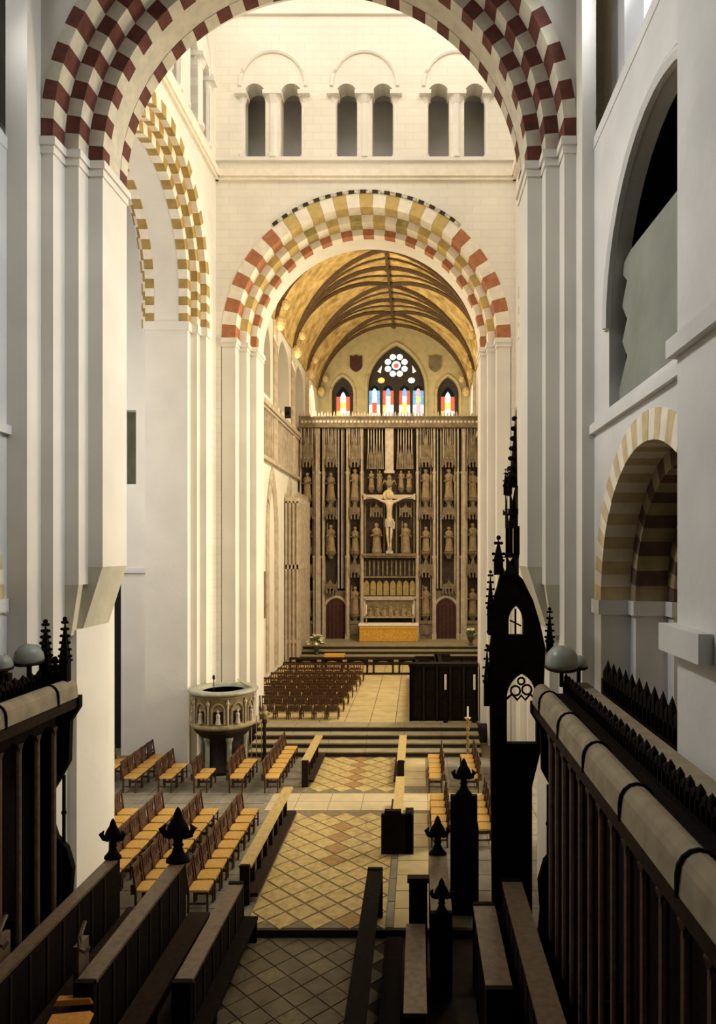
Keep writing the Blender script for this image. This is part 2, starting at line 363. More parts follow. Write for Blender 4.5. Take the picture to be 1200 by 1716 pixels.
# gallery arcade of a tower wall: shafts with capitals, relief arches, string courses
def gallery(parent, fr, centres, face=0.0):
    for cx in centres:
        for dx, r in ((0, 0.21), (-1.16, 0.13), (1.16, 0.13)):
            b = MB()
            def tub(z0, z1, ra, rb, n=10):
                vv = []
                for z, rr in ((z0, ra), (z1, rb)):
                    for k in range(n):
                        t = 2*PI*k/n; vv.append(fr(cx+dx+rr*math.cos(t), z, face+0.12+rr*math.sin(t)))
                b.add(vv, [(k, (k+1) % n, n+(k+1) % n, n+k) for k in range(n)]+[tuple(range(n)), tuple(range(n, 2*n))])
            tub(21.85, 22.0, r*1.3, r*1.2); tub(22.0, 23.85, r*0.92, r*0.92); tub(23.85, 24.12, r*0.95, r*1.5)
            b.prism([rect(cx+dx-r*1.65, cx+dx+r*1.65, 24.12, 24.26)], fr, face-0.2, face+0.4)
            obj('gallery_shaft', b, 'plaster', parent, False)
        b = MB(); n = 20; pts = [fr(cx+1.22*math.cos(PI*k/n), 24.5+1.28*math.sin(PI*k/n), face-0.02) for k in range(n+1)]
        b.path(pts, 0.075, 6); obj('relief_arch', b, 'plaster', parent)
gallery(we, FX(26.0), (-3.35, 0.04, 3.44))
b = MB(); b.box(-5.5, 5.7, 25.84, 26.02, 21.12, 21.36); b.box(-5.5, 5.7, 25.90, 26.02, 21.0, 21.12); obj('string_course', b, 'e_white', we)
b = MB(); b.box(-5.5, 5.7, 25.9, 26.02, 21.72, 21.85); obj('gallery_sill', b, 'plaster', we)
b = MB(); b.box(-5.5, 5.7, 25.88, 26.02, 27.1, 27.3); obj('string_course', b, 'plaster', we)

# ---- north and south tower walls with stilted arches into the transepts
def side_wall(name, s, x0):
    cy, st, R = 21.05, 1.15, 4.12
    out = lambda d: x0+s*d            # distance outwards from the wall face
    ngal = [cy-3.1+dx for dx in (-0.675, 0.675)]+[cy+dx for dx in (-0.675, 0.675)]+[cy+3.1+dx for dx in (-0.675, 0.675)]
    fr = lambda u, v, w: (out(w), u, v)
    b = MB(); b.prism([arch_wall(16.4, 26.05, -0.2, 31, [round_arch(cy, R, -0.2, ZS, 28, st)])]+[gl_loop(c) for c in ngal], fr, 0.0, 0.7)
    w = struct(name, b, 'plaster_towerside')
    b = MB(); b.prism([arch_wall(13.43, 26.05, -0.2, 21.3, [round_arch(cy, R, -0.2, ZS, 28, st)])], fr, 0.7, 2.25); b.prism([rect(13.43, 26.05, 25.2, 31)], fr, 0.7, 2.25); obj('wall_core', b, 'plaster', w)
    b = MB(); b.prism([rect(16, 26.05, 21.3, 25.2)], fr, 1.9, 2.2); obj('gallery_back', b, 'plaster_cool', w)
    b = MB(); b.prism([rect(16.4, 26.0, 21.12, 21.36)], fr, -0.16, 0.02); b.prism([rect(16.4, 26.0, 21.0, 21.12)], fr, -0.1, 0.02); obj('string_course', b, 'e_white', w)
    gallery(w, fr, (cy-3.1, cy, cy+3.1))
    rr = [R, R-0.36, R-0.70, R-1.02]; xs = [0.0, 0.22, 0.44, 1.9]
    for i in range(3):
        w0, w1 = (xs[i]-0.012, xs[i+1]+0.02) if i < 2 else (xs[2], 0.75)
        ring(w, 'x', (cy, ZS+st), rr[i+1], rr[i]+0.01, min(out(w0), out(w1)), max(out(w0), out(w1)), 31, alt('n_yellow', 'e_white', i), jit=0.004)
        for sy in (-1, 1):
            yo = cy+sy*(rr[i]+0.01); yi = cy+sy*rr[i+1]
            for k in range(4):                         # straight courses of the stilt
                b = MB(); b.prism([rect(min(yo, yi), max(yo, yi), ZS+st*k/4+0.005, ZS+st*(k+1)/4-0.005)], fr, w0, w1)
                obj('voussoir', b, 'n_yellow' if (k+i) % 2 == 0 else 'e_white', w)
            b = MB(); b.prism([rect(min(yo, yi), max(yo, yi), -0.2, 14.9)], fr, xs[i], 1.9); obj('jamb', b, 'plaster', w)
            e = 0.06; lo, hi = min(yo, yi), max(yo, yi)
            if sy > 0: lo -= e
            else: hi += e
            b = MB(); b.prism([rect(lo, hi, 14.9, ZS)], fr, xs[i]-e, 1.95); obj('impost', b, 'plaster', w)
    # plain soffit and the transept-side rings
    n = 40; z_c = ZS+st
    arc = lambda r: [(cy+r*math.cos(PI*k/n), z_c+r*math.sin(PI*k/n)) for k in range(n+1)]
    b = MB(); b.prism([[(cy+rr[3]+0.012, ZS)]+arc(rr[3]+0.012)+[(cy-rr[3]-0.012, ZS), (cy-rr[0], ZS)]+arc(rr[0])[::-1]+[(cy+rr[0], ZS)]], fr, 0.73, 1.62); obj('soffit', b, 'plaster', w)
    for i, (r0, r1, w0, w1) in enumerate(((rr[3], rr[2]+0.01, 1.6, 1.9), (rr[2], rr[1]+0.01, 1.9, 2.1), (rr[1], rr[0]+0.01, 2.1, 2.28))):
        ring(w, 'x', (cy, z_c), r0, r1, min(out(w0), out(w1)), max(out(w0), out(w1)), 31, alt('n_yellow', 'e_white', i), jit=0.004, skip=lambda a: a > PI*0.62)
        for k in range(4):
            b = MB(); b.prism([rect(cy+r0, cy+r1, ZS+st*k/4+0.005, ZS+st*(k+1)/4-0.005)], fr, w0, w1); obj('voussoir', b, 'n_yellow' if (k+i) % 2 == 0 else 'e_white', w)
    return w
wn = side_wall('wall_crossing_north', -1, -5.45)
ws = side_wall('wall_crossing_south', 1, 5.62)
# tower ceiling
b = MB(); b.box(-8, 8.2, 13.4, 28.5, 31, 31.3); struct('ceiling_tower', b, 'plaster')

# ---- north transept, seen under the north arch, and the south transept opposite
b = MB(); b.prism([arch_wall(-20, -7.6, -0.2, 26, [[(-12.4, -0.2), (-12.4, 6.9), (-8.66, 6.9), (-8.66, -0.2)]])]+[rect(-8.62, -8.12, 9.74, 12.4)], FX(25.3), 0.0, 1.0)
wt = struct('wall_transept_north', b, 'plaster')
b = MB(); b.box(-12.5, -8.0, 26.25, 26.35, -0.2, 12.6); obj('recess_back', b, 'dark', wt)  # near-black sheet, the opening's shade put into its colour
b = MB(); b.box(-8.62, -8.12, 25.75, 25.8, 9.74, 12.4); obj('slit_pane', b, 'infill', wt)
b = MB(); b.box(-8.66, -7.6, 25.2, 25.32, 6.55, 6.72); obj('impost', b, 'plaster_cool', wt)
b = MB(); b.box(-20, -7.4, 10, 26.3, 26, 26.3); struct('ceiling_transept_north', b, 'plaster')
b = MB(); b.box(7.8, 20, 25.3, 26.3, -0.2, 26); struct('wall_transept_south', b, 'plaster')
b = MB(); b.box(7.8, 20, 10, 26.3, 26, 26.3); struct('ceiling_transept_south', b, 'plaster')

# ---- choir side walls
def choir_wall(name, s, x0, m):
    out = lambda d: x0+s*d; fr = lambda u, v, w: (out(w), u, v)
    up = round_arch(9.5, 2.45, 9.75, 11.1, 20)
    b = MB(); b.prism([arch_wall(-3, 13.5, -0.2, 14.9, [round_arch(10.0, 2.45, -0.2, 6.45, 22)]), up], fr, 0.0, 0.28)
    w = struct(name, b, m)
    b = MB(); b.prism([rect(-3, 7.81, -0.2, 19.5)], fr, -0.37, 0.01); obj('pilaster', b, m, w)
    b = MB(); b.prism([rect(7.81, 12.97, 9.46, 9.62)], fr, -0.09, 0.01); b.prism([rect(-3, 7.9, 9.46, 9.66)], fr, -0.47, -0.3); obj('string_course', b, m, w)
    b = MB(); b.prism([rect(6.85, 7.98, 6.2, 6.5)], fr, -0.52, -0.3); obj('impost', b, m, w)
    # shallow moulding round the upper opening, infill wall and gallery behind, its shade put into a near-black lining
    b = MB(); n = 20
    b.path([fr(9.5+2.5*math.cos(PI*k/n), 11.1+2.5*math.sin(PI*k/n), -0.02) for k in range(n+1)], 0.09, 6)
    b.path([fr(9.5+2.62*math.cos(PI*k/n), 11.1+2.62*math.sin(PI*k/n), 0.0) for k in range(n+1)], 0.05, 6); obj('arch_moulding', b, m, w)
    jag = [(6.5, 9.7), (12.0, 9.7)]; z = 9.7; k = 0
    while z < 12.0:
        z += 0.28+0.2*random.random(); k += 1; jag.append((11.5+0.42*(k % 2)*random.uniform(.5, 1.2), min(z, 12.05)))
    jag += [(11.3, 12.15), (9.0, 12.05), (6.5, 12.1)]
    b = MB(); b.prism([jag], fr, 0.17, 0.28); obj('infill_panel', b, 'infill', w)
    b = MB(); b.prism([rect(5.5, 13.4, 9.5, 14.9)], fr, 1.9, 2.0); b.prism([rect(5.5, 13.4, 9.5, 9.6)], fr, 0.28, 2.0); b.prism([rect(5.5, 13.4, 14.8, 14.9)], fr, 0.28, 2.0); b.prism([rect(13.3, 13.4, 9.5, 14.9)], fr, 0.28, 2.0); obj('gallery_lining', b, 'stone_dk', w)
    # lower arch: three orders of banded voussoirs and their jambs
    rr = [2.85, 2.42, 2.12, 1.82]; xs = [-0.02, 0.5, 1.05, 1.7]
    for i in range(3):
        ms = alt('a_gold', 'e_white') if i == 0 else alt('a_brown', 'a_tan', i)
        ring(w, 'x', (10.0, 6.45), rr[i+1], rr[i]+(0.01 if i else 0.0), min(out(xs[i]), out(xs[i+1])), max(out(xs[i]), out(xs[i+1])), 33 if i == 0 else 25, ms, jit=0.004)
        for sy in (-1, 1):
            lo, hi = sorted((10+sy*rr[i+1], 10+sy*rr[i]))
            b = MB(); b.prism([rect(lo, hi, -0.2, 6.2)], fr, xs[i]+0.005, xs[3]); obj('jamb', b, m, w)
            b = MB(); b.prism([rect(lo-0.05, hi+0.05, 6.2, 6.45)], fr, xs[i]-0.05, xs[3]); obj('impost', b, m, w)
    b = MB(); b.prism([arch_wall(-3, 13.5, -0.2, 9.5, [round_arch(10.0, 2.2, -0.2, 6.45, 22)])], fr, 1.25, 1.72); obj('wall_core', b, 'plaster', w)
    # aisle beyond
    b = MB(); b.prism([rect(-3, 16, -0.2, 9.5)], fr, 4.2, 4.4); b.prism([rect(-3, 16, 9.3, 9.5)], fr, 1.7, 4.4); obj('aisle_wall', b, 'plaster', w)
    ring(w, 'x', (13.1, 6.1), 1.7, 2.3, min(out(4.0), out(4.22)), max(out(4.0), out(4.22)), 21, alt('a_brown', 'a_tan'), jit=0.0, skip=lambda a: a < PI*0.3)
    # clerestory: sloping ledge, set-back wall and daylit windows
    b = MB(); b.prism([[(-0.015, 14.92), (0.47, 15.62), (0.47, 14.7), (-0.015, 14.7)]], (lambda u, v, t: (out(u), t, v)), -3, 13.43); obj('sloping_ledge', b, m, w)
    cl = [round_arch(c, 1.4, 15.9, 18.3, 12) for c in (2.2, 6.6, 11.2)]
    b = MB(); b.prism([rect(-3, 13.43, 15.55, 21.5)]+cl, fr, 0.45, 0.9); obj('clerestory_wall', b, m, w)
    for i, c in enumerate((2.2, 6.6, 11.2)):
        b = MB(); b.prism([round_arch(c, 1.4, 15.9, 18.3, 12)], fr, 0.8, 0.84); obj('window_pane', b, 'skyglass' if c > 10 else 'g_dim', w)
    return w
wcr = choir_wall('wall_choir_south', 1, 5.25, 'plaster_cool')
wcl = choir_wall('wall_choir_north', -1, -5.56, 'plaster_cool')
b = MB(); b.box(-7, 7, -3.3, -3.0, -0.2, 21.5); struct('wall_added_west', b, 'wood_mid')  # unseen wall added behind the camera to shut out ambient light
b = MB(); b.box(-7, 7, -3, 13.45, 21.5, 21.8); struct('ceiling_choir', b, 'wood_mid')

# ---- presbytery shell
PW = 5.9
def bays(ycs): return [pointed(c, 1.75, 15.5, 17.6, 2.2) for c in ycs]
YK = [33.3, 38.8, 44.3, 49.9, 55.4]
for name, s in (('wall_presbytery_north', -1), ('wall_presbytery_south', 1)):
    x0 = s*(PW+(0.2 if s > 0 else 0)); fr = lambda u, v, w, s=s, x0=x0: (x0+s*w, u, v)
    doors = [pointed(38.1, 0.85, -0.2, 6.6, 5.0)]
    b = MB(); b.prism([rect(28.5, 56, -0.2, 24)]+bays((36.05, 41.55, 47.1, 52.65)), fr, 0.0, 0.9)
    w = struct(name, b, 'plaster')
    for c in (36.05, 41.55, 47.1, 52.65):
        b = MB(); b.prism([pointed(c, 1.75, 15.5, 17.6, 2.2)], fr, 0.75, 0.8); obj('window_pane', b, 'g_dim', w)
        for dy in (-0.62, 0.62):
            b = MB(); b.prism([rect(c+dy-0.07, c+dy+0.07, 15.5, 18.9)], fr, 0.45, 0.76); obj('mullion', b, 'stone_lt', w)
    # moulded wall shafts between the bays, rising to the vault
    for y in YK[:-1]:
        b = MB()
        for dy, r in ((-0.32, 0.1), (-0.14, 0.14), (0.1, 0.14), (0.3, 0.1)):
            b.tube(fr(y+dy, 12.1, -0.06), fr(y+dy, 20.0, -0.06), r, n=6)
        obj('wall_shaft', b, 'stone_lt', w)
    # panelled band below the clerestory
    for i in range(24):
        y = 34.0+i*0.52; b = MB(); b.prism([rect(y-0.07, y+0.07, 12.2, 14.6)], fr, -0.12, 0.01); obj('panel_shaft', b, 'stone_lt', w)
    b = MB(); b.prism([rect(28.5, 56, 14.75, 15.0)], fr, -0.3, 0.01); b.prism([rect(28.5, 56, 14.6, 14.75)], fr, -0.2, 0.01); obj('string_course', b, 'stone_lt', w)
    b = MB(); b.prism([rect(28.5, 56, 12.0, 12.2)], fr, -0.22, 0.01); obj('string_course', b, 'stone_lt', w)
    # tall blind arches with double mouldings
    for c in (38.0, 43.2):
        for a, h, r in ((1.35, 3.6, 0.11), (1.1, 3.2, 0.09), (0.88, 2.8, 0.07)):
            lp = pointed(c, a, 1.0, 8.2, h, 10); b = MB(); b.path([fr(u, v, -0.02) for (u, v) in lp], r, 6); obj('arch_moulding', b, 'stone_lt', w)
    # wall memorial
    if s < 0:
        b = MB(); b.prism([rect(35.6, 36.3, 3.9, 6.3)], fr, -0.06, 0.01); obj('memorial_slab', b, 'stone', w)
# barrel of the painted vault
def zv(x): return 20.0+5.25*max(0.0, 1-(x/5.95)**2)**0.6
NX = 28; b = MB(); vv = []; ff = []
xs = [-5.95*math.cos(PI*k/NX) for k in range(NX+1)]
for yy in (28.3, 56.1):
    vv += [(x+0.1, yy, zv(x)) for x in xs]
for yy in (28.3, 56.1):
    vv += [(x+0.1, yy, zv(x)+0.25) for x in xs]
m_ = NX+1
for k in range(NX): ff += [(k, k+1, m_+k+1, m_+k), (2*m_+k, 3*m_+k, 3*m_+k+1, 2*m_+k+1)]
b.add(vv, ff); vault = struct('ceiling_presbytery', b, 'vault')
vault.data.polygons.foreach_set('use_smooth', [True]*len(vault.data.polygons))
def rib_pts(s, yk, yr, n=14):
    pts = []
    for k in range(n+1):
        t = k/n; x = 5.93*math.cos(t*PI/2); pts.append((0.1+s*x, yk+(yr-yk)*(1-math.cos(t*PI/2)**1.0), zv(x)-0.05))
    return pts
for yk in YK:
    for s in (-1, 1):
        for yr, r in ((yk, 0.17), (yk-2.77, 0.17), (yk+2.77, 0.17), (yk-1.4, 0.07), (yk+1.4, 0.07)):
            if yr > 56: continue
            b = MB(); b.path(rib_pts(s, yk, yr), r, 6); obj('rib', b, 'rib', vault)
        b = MB(); b.ball((0.1+s*5.7, yk, 19.9), 0.32, 0.32, 0.42); b.ball((0.1+s*5.35, yk-0.1, 20.9), 0.24, 0.2, 0.3); obj('corbel', b, 'rib_lt', vault)
for i in range(10):
    y = 30.5+2.77*i
    if y > 55.8: continue
    b = MB(); b.ball((0.1, y, 25.1), 0.26, 0.26, 0.16); obj('boss', b, 'rib', vault)
b = MB(); b.box(0.02, 0.18, 28.5, 56, 25.05, 25.22); obj('ridge_rib', b, 'rib', vault)

# ---- east wall and its three windows
WX = 0.30
main = pointed(WX, 2.25, 16.6, 20.3, 3.47, 12); sl = pointed(-3.98, 0.85, 16.6, 19.9, 1.35, 8); sr = pointed(4.42, 0.85, 16.6, 19.9, 1.35, 8)
b = MB(); b.prism([rect(-7, 7.2, -0.2, 26), main, sl, sr], FX(56), 0.0, 0.9); wea = struct('wall_presbytery_east', b, 'eastwall')
def window(name, loop, holes, label):
    b = MB(); b.prism([loop]+holes, FX(56), 0.35, 0.5); w = struct(name, b, 'lead'); w['label'] = label; w['category'] = 'window'
    return w
lanc = [pointed(x, 0.44, 16.8, 20.05, 0.62, 6) for x in (-1.46, -0.37, 0.95, 2.05)]
def petal(a, c=(0.28, 22.25)):
    px, pz = c[0]+0.72*math.cos(a), c[1]+0.72*math.sin(a)
    return [(px+0.27*math.cos(t*PI/5), pz+0.27*math.sin(t*PI/5)) for t in range(10)]
pets = [petal(PI/8+k*PI/4) for k in range(8)]
core = [(0.28+0.38*math.cos(t*PI/6), 22.25+0.38*math.sin(t*PI/6)) for t in range(12)]
tref = [[(x+0.30*math.cos(t*PI/4), 21.05+0.26*math.sin(t*PI/4)) for t in range(8)] for x in (-0.92, 1.5)]
tri = [[(-1.25, 21.75), (-0.95, 21.6), (-0.85, 22.3)], [(1.55, 22.3), (1.6, 21.6), (1.9, 21.75)]]
wm = window('window_1', main, lanc+pets+[core]+tref+tri, 'tall pointed stained glass window above the reredos')
b = MB(); b.path([(u, 55.98, v) for (u, v) in pointed(WX, 2.4, 16.6, 20.3, 3.65, 14)], 0.13, 6); obj('hood_mould', b, 'eastwall', wm)
def pane(parent, loop, m): bb = MB(); bb.prism([loop], FX(56), 0.51, 0.53); obj('pane', bb, m, parent)
def stained(parent, x, a, zb, zs, h, cols):
    """a lancet in bands of glass: canopy, background either side, figure, foot"""
    top, side, head, robe, foot = cols
    pane(parent, pointed(x, a*0.42, zs-0.25, zs+0.05, h*0.55, 5), top)
    pane(parent, rect(x-a, x-a*0.42, zs-0.95, zs+0.2), side); pane(parent, rect(x+a*0.42, x+a, zs-0.95, zs+0.2), side)
    pane(parent, rect(x-a*0.42, x+a*0.42, zs-0.75, zs-0.25), head)
    pane(parent, rect(x-a*0.42, x+a*0.42, zs-1.6, zs-0.75), robe)
    pane(parent, rect(x-a, x-a*0.42, zs-1.6, zs-0.95), 'g_white' if robe != 'g_white' else 'g_gold'); pane(parent, rect(x+a*0.42, x+a, zs-1.6, zs-0.95), 'g_white')
    pane(parent, rect(x-a, x+a, zb, zs-1.6), foot)
stained(wm, -1.46, 0.44, 16.8, 20.05, 0.62, ('g_pale', 'g_blue', 'g_white', 'g_red', 'g_white'))
stained(wm, -0.37, 0.44, 16.8, 20.05, 0.62, ('g_blue', 'g_red', 'g_white', 'g_white', 'g_pale'))
stained(wm, 0.95, 0.44, 16.8, 20.05, 0.62, ('g_blue', 'g_red', 'g_white', 'g_gold', 'g_white'))
stained(wm, 2.05, 0.44, 16.8, 20.05, 0.62, ('g_pink', 'g_blue', 'g_gold', 'g_pink', 'g_white'))
for k, p in enumerate(pets): pane(wm, p, 'g_pale' if k % 2 else 'g_white')
core_s = [(0.28+0.2*math.cos(t*PI/6), 22.25+0.2*math.sin(t*PI/6)) for t in range(12)]
b = MB(); b.prism([core, core_s], FX(56), 0.51, 0.53); obj('pane', b, 'g_pale', wm); pane(wm, core_s, 'g_red')
for t in tref: pane(wm, t, 'g_gold' if t is tref[0] else 'g_white')
for t in tri: pane(wm, t, 'g_white')
for i, (x, lp) in enumerate(((-3.98, sl), (4.42, sr))):
    w = window('window_%d' % (i+2), lp, [pointed(x, 0.55, 16.8, 19.55, 1.0, 6)], 'narrow stained lancet window beside the %s shield' % ('dark' if i == 0 else 'olive'))
    stained(w, x, 0.55, 16.8, 19.55, 1.0, ('g_pale', 'g_red', 'g_gold', 'g_white', 'g_white'))
    b = MB(); b.path([(u, 55.98, v) for (u, v) in pointed(x, 0.98, 16.6, 19.9, 1.5, 10)], 0.12, 6); obj('hood_mould', b, 'eastwall', w)
for x, mt, lb in ((-2.9, 'door', 'dark red carved shield on the wall beside the tall window'), (3.38, 'stone', 'olive carved shield on the wall beside the tall window')):
    b = MB(); sh = [(x-0.48, 22.9), (x-0.48, 22.0), (x-0.3, 21.75), (x, 21.6), (x+0.3, 21.75), (x+0.48, 22.0), (x+0.48, 22.9), (x+0.24, 22.8), (x, 22.95), (x-0.24, 22.8)]
    b.prism([sh], FX(55.85), 0.0, 0.16); tag(obj('wall_shield', b, mt), lb, 'shield')

# ---- floors
b = MB(); b.box(-20, 20, 13.67, 27.2, -0.25, -0.012); fl = struct('floor', b, 'tile_line')
def slab_mesh(sx, sy, m, t=0.03):
    b = MB(); b.add([(-sx/2, -sy/2, -t), (sx/2, -sy/2, -t), (sx/2, sy/2, -t), (-sx/2, sy/2, -t), (-sx/2+.008, -sy/2+.008, 0), (sx/2-.008, -sy/2+.008, 0), (sx/2-.008, sy/2-.008, 0), (-sx/2+.008, sy/2-.008, 0)],
          [(4,5,6,7),(0,1,5,4),(1,2,6,5),(2,3,7,6),(3,0,4,7)])
    me = b.mesh('slab'); me.materials.append(M[m]); return me
def put(name, me, parent, x, y, z=0.0, rz=0.0):
    o = link(name, me, None, parent); o.location = (x, y, z); o.rotation_euler = (0, 0, rz); return o
DG = 0.68
hs = DG/math.sqrt(2)*0.93
tmA = slab_mesh(hs, hs, 'tile'); tmB = slab_mesh(hs, hs, 'tile_b'); brd = slab_mesh(0.36, DG*1.0-0.02, 'tile_b')
half = {}
for sg in (-1, 1):
    b = MB(); hh = DG/2*0.93; b.prism([[(sg*DG*0.0, -hh), (sg*DG*0.0, hh), (-sg*hh, 0)]], FZ(-0.03), 0.0, 0.03); me = b.mesh('tile'); me.materials.append(M['tile']); half[sg] = me
kerb_m = slab_mesh(0.15, 1.02, 'flag')
for sg in (-1, 1):
    for y in [14.2+1.03*k for k in range(6)]+[21.95+1.03*k for k in range(3)]: put('border_slab', kerb_m, fl, sg*1.45, y)
for i in range(-4, 5):
    for j in range(0, 35):
        if (i+j) % 2: continue
        x = i*DG/2; y = 13.95+j*DG/2
        if abs(x) > 1.4 or (y > 19.7 and y < 21.6) or y > 24.95: continue
        if abs(i) == 4: put('tile', half[1 if i > 0 else -1], fl, x, y); continue
        put('tile', tmB if random.random() < 0.04 or (i == 0 and (16.4 < y < 19.2 or y > 21.6)) else tmA, fl, x, y, random.uniform(-.002, .002), PI/4)
pm = slab_mesh(0.95, 0.70, 'flag_pale')
for i in range(7):
    for j in range(2): put('slab', pm, fl, -2.0+i*0.955, 20.25+j*0.705)
gm = slab_mesh(0.74, 0.74, 'flag'); gt = slab_mesh(0.74, 0.74, 'flag_tan')
for j in range(15):
    y = 14.05+j*0.75
    for x in [1.9+0.75*k for k in range(6)]+[-1.95-0.75*k for k in range(9)]:
        if 19.5 < y < 21.6 and -2.4 < x < 4.3: continue
        if -5.5 < x < 5.5 or y > 16.6: put('slab', gt if x < 2 and x > 0 else gm, fl, x, y, random.uniform(-.002, .002))
b = MB(); b.box(-20, 20, -3, 13.67, -0.5, -0.165); flc = struct('floor_choir', b, 'stone_dk')
cm = slab_mesh(0.40, 0.40, 'choir_tile'); cm2 = slab_mesh(0.40, 0.40, 'tile_line')
for i in range(-4, 5):
    for j in range(0, 24):
        if (i+j) % 2: continue
        put('tile', cm if (i*3+j*5) % 7 else cm2, flc, i*0.288, 7.2+j*0.288, -0.15+random.uniform(-.002, .002), PI/4)
b = MB(); b.box(-5.5, 5.3, 13.60, 13.69, -0.16, -0.005); obj('step_riser', b, 'step_dk', flc)
# steps up into the presbytery
b = MB(); b.box(-5.9, 6.1, 27.0, 56, -0.2, 0.688); flp = struct('floor_presbytery', b, 'stone_dk')
for k in range(4):
    y0 = 25.1+0.5*k; z1 = 0.175*(k+1)
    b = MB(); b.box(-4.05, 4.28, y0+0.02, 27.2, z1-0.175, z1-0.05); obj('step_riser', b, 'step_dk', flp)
    for i in range(6):
        b = MB(); x0 = -4.05+i*1.388; b.box(x0+0.006, x0+1.382, y0, (y0+0.56 if k < 3 else 27.3), z1-0.05, z1); obj('step_slab', b, 'step', flp)
sm = slab_mesh(0.98, 0.98, 'flag_tan')
for j in range(14):
    for i in range(12): put('slab', sm, flp, -5.3+i*0.99, 27.75+j*0.99, 0.70+random.uniform(-.002, .002))
for k in range(4):
    y0 = 41.2+0.55*k; z1 = 0.7+0.225*(k+1)
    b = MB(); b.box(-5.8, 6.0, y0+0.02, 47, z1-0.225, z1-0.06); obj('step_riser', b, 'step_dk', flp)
    b = MB(); b.box(-5.8, 6.0, y0, (y0+0.6 if k < 3 else 47), z1-0.06, z1); obj('step_slab', b, 'step', flp)
ZA = 1.6

# ================================================================== REREDOS
RX, RY = 0.15, 46.0                      # centre, front plane of the niches
rd = thing('reredos_screen', 'tall carved stone altar screen filled with canopied statue niches', 'altar screen', (RX, RY, ZA))
HT = 16.2-ZA
def rz(z): return z-ZA
pb = lambda name, mb, m, par=rd: obj(name, mb, m, par)
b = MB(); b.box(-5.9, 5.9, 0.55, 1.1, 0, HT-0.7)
pb('back_wall', b, 'stone_dk')  # niche shade painted in as a near-black back
b = MB(); b.box(-5.9, 5.9, -0.15, 1.1, HT-0.75, HT-0.12); b.box(-5.9, 5.9, -0.28, 1.1, HT-0.80, HT-0.70); b.box(-5.9, 5.9, -0.25, 1.1, HT-0.16, HT-0.06); fz = pb('frieze', b, 'stone')
b = MB()
for i in range(59):
    x = -5.8+i*0.2; h = 0.32+0.1*(i % 2)
    b.add([(x-0.08, -0.1, HT-0.08), (x+0.08, -0.1, HT-0.08), (x+0.08, 0.06, HT-0.08), (x-0.08, 0.06, HT-0.08), (x, -0.02, HT-0.08+h)], [(0,1,4),(1,2,4),(2,3,4),(3,0,4)])
    b.ball((x, -0.02, HT-0.1+h*0.62), 0.07, 0.05, 0.06, 4, 3)
b2 = MB()
for i in range(47):
    b2.lathe([(0.0, 0.0), (0.1, 0.01), (0.11, 0.03), (0.05, 0.06), (0.0, 0.07)], 6); n0 = len(b2.v)-6*5
    for q in range(n0, len(b2.v)): v_ = b2.v[q]; b2.v[q] = (-5.7+i*0.248+v_[0], -0.15-v_[2], HT-0.43+v_[1])
fb = pb('frieze_boss', b2, 'stone_lt', fz); fb['kind'] = 'stuff'
cr = pb('cresting', b, 'stone_lt', fz); cr['kind'] = 'stuff'
POSTS = [(-4.72, 0.5), (-4.33, 0.18), (-2.74, 0.24), (-1.80, 0.22), (1.83, 0.22), (2.93, 0.24), (4.48, 0.18), (4.86, 0.4)]
for x, w in POSTS:
    b = MB(); z1 = HT-0.75
    b.box(x-w/2, x+w/2, -0.05, 0.6, 0, 5.4); b.box(x-w*0.42, x+w*0.42, 0.0, 0.6, 5.4, 10.9); b.box(x-w*0.34, x+w*0.34, 0.05, 0.6, 10.9, z1)
    b.box(x-w*0.12, x+w*0.12, -0.18, 0.0, 0.3, z1-0.4); b.box(x-w*0.6, x+w*0.6, -0.12, 0.6, 0, 0.35); b.box(x-w*0.56, x+w*0.56, -0.1, 0.6, 5.3, 5.45); b.box(x-w*0.5, x+w*0.5, -0.06, 0.6, 10.8, 10.95)
    pb('buttress', b, 'stone_lt')
for x in (-5.84, 5.85, -3.35, -3.12, 3.38, 3.15, -5.02, 5.08, -4.98+0.05, 2.72, -2.62, -1.92, 2.02, -3.0, 4.3):
    b = MB(); b.box(x-0.04, x+0.04, 0.2, 0.6, 3.3 if 2.9 < abs(x) < 4.4 else 0, HT-0.8); pb('shaft', b, 'stone_lt' if abs(x) > 3 else 'stone')
def canopy_mesh(w, h):
    b = MB(); n = 5
    b.prism([[(-w/2, 0), (-w/2, h*0.55), (w/2, h*0.55), (w/2, 0), (w*0.36, 0)]+[(w*0.36*math.cos(PI*k/6), 0.28*math.sin(PI*k/6)) for k in range(1, 6)]+[(-w*0.36, 0)]], FX(-0.12), 0.0, 0.12)
    b.box(-w/2, -w/2+0.05, -0.1, 0.5, 0, h*0.55); b.box(w/2-0.05, w/2, -0.1, 0.5, 0, h*0.55); b.box(-w/2, w/2, -0.05, 0.5, h*0.5, h*0.55)
    for k in range(n):
        x = -w/2+w*k/(n-1); hh = h*(1.0 if k % 2 == 0 else 0.8)
        b.add([(x-0.05, -0.2, -0.12), (x+0.05, -0.2, -0.12), (x+0.05, -0.1, -0.12), (x-0.05, -0.1, -0.12), (x, -0.15, hh)], [(0,1,4),(1,2,4),(2,3,4),(3,0,4),(0,1,2,3)])
    b.add([(-w*0.4, -0.14, 0.2), (w*0.4, -0.14, 0.2), (0, -0.2, h*0.9), (0, -0.08, h*0.9)], [(0,1,2),(0,1,3),(0,2,3),(1,2,3)])
    return b
COLS = [(-5.40, 0.62), (-3.86, 0.62), (-2.26, 0.66), (2.38, 0.66), (3.90, 0.62), (5.46, 0.62)]
cmesh = {}
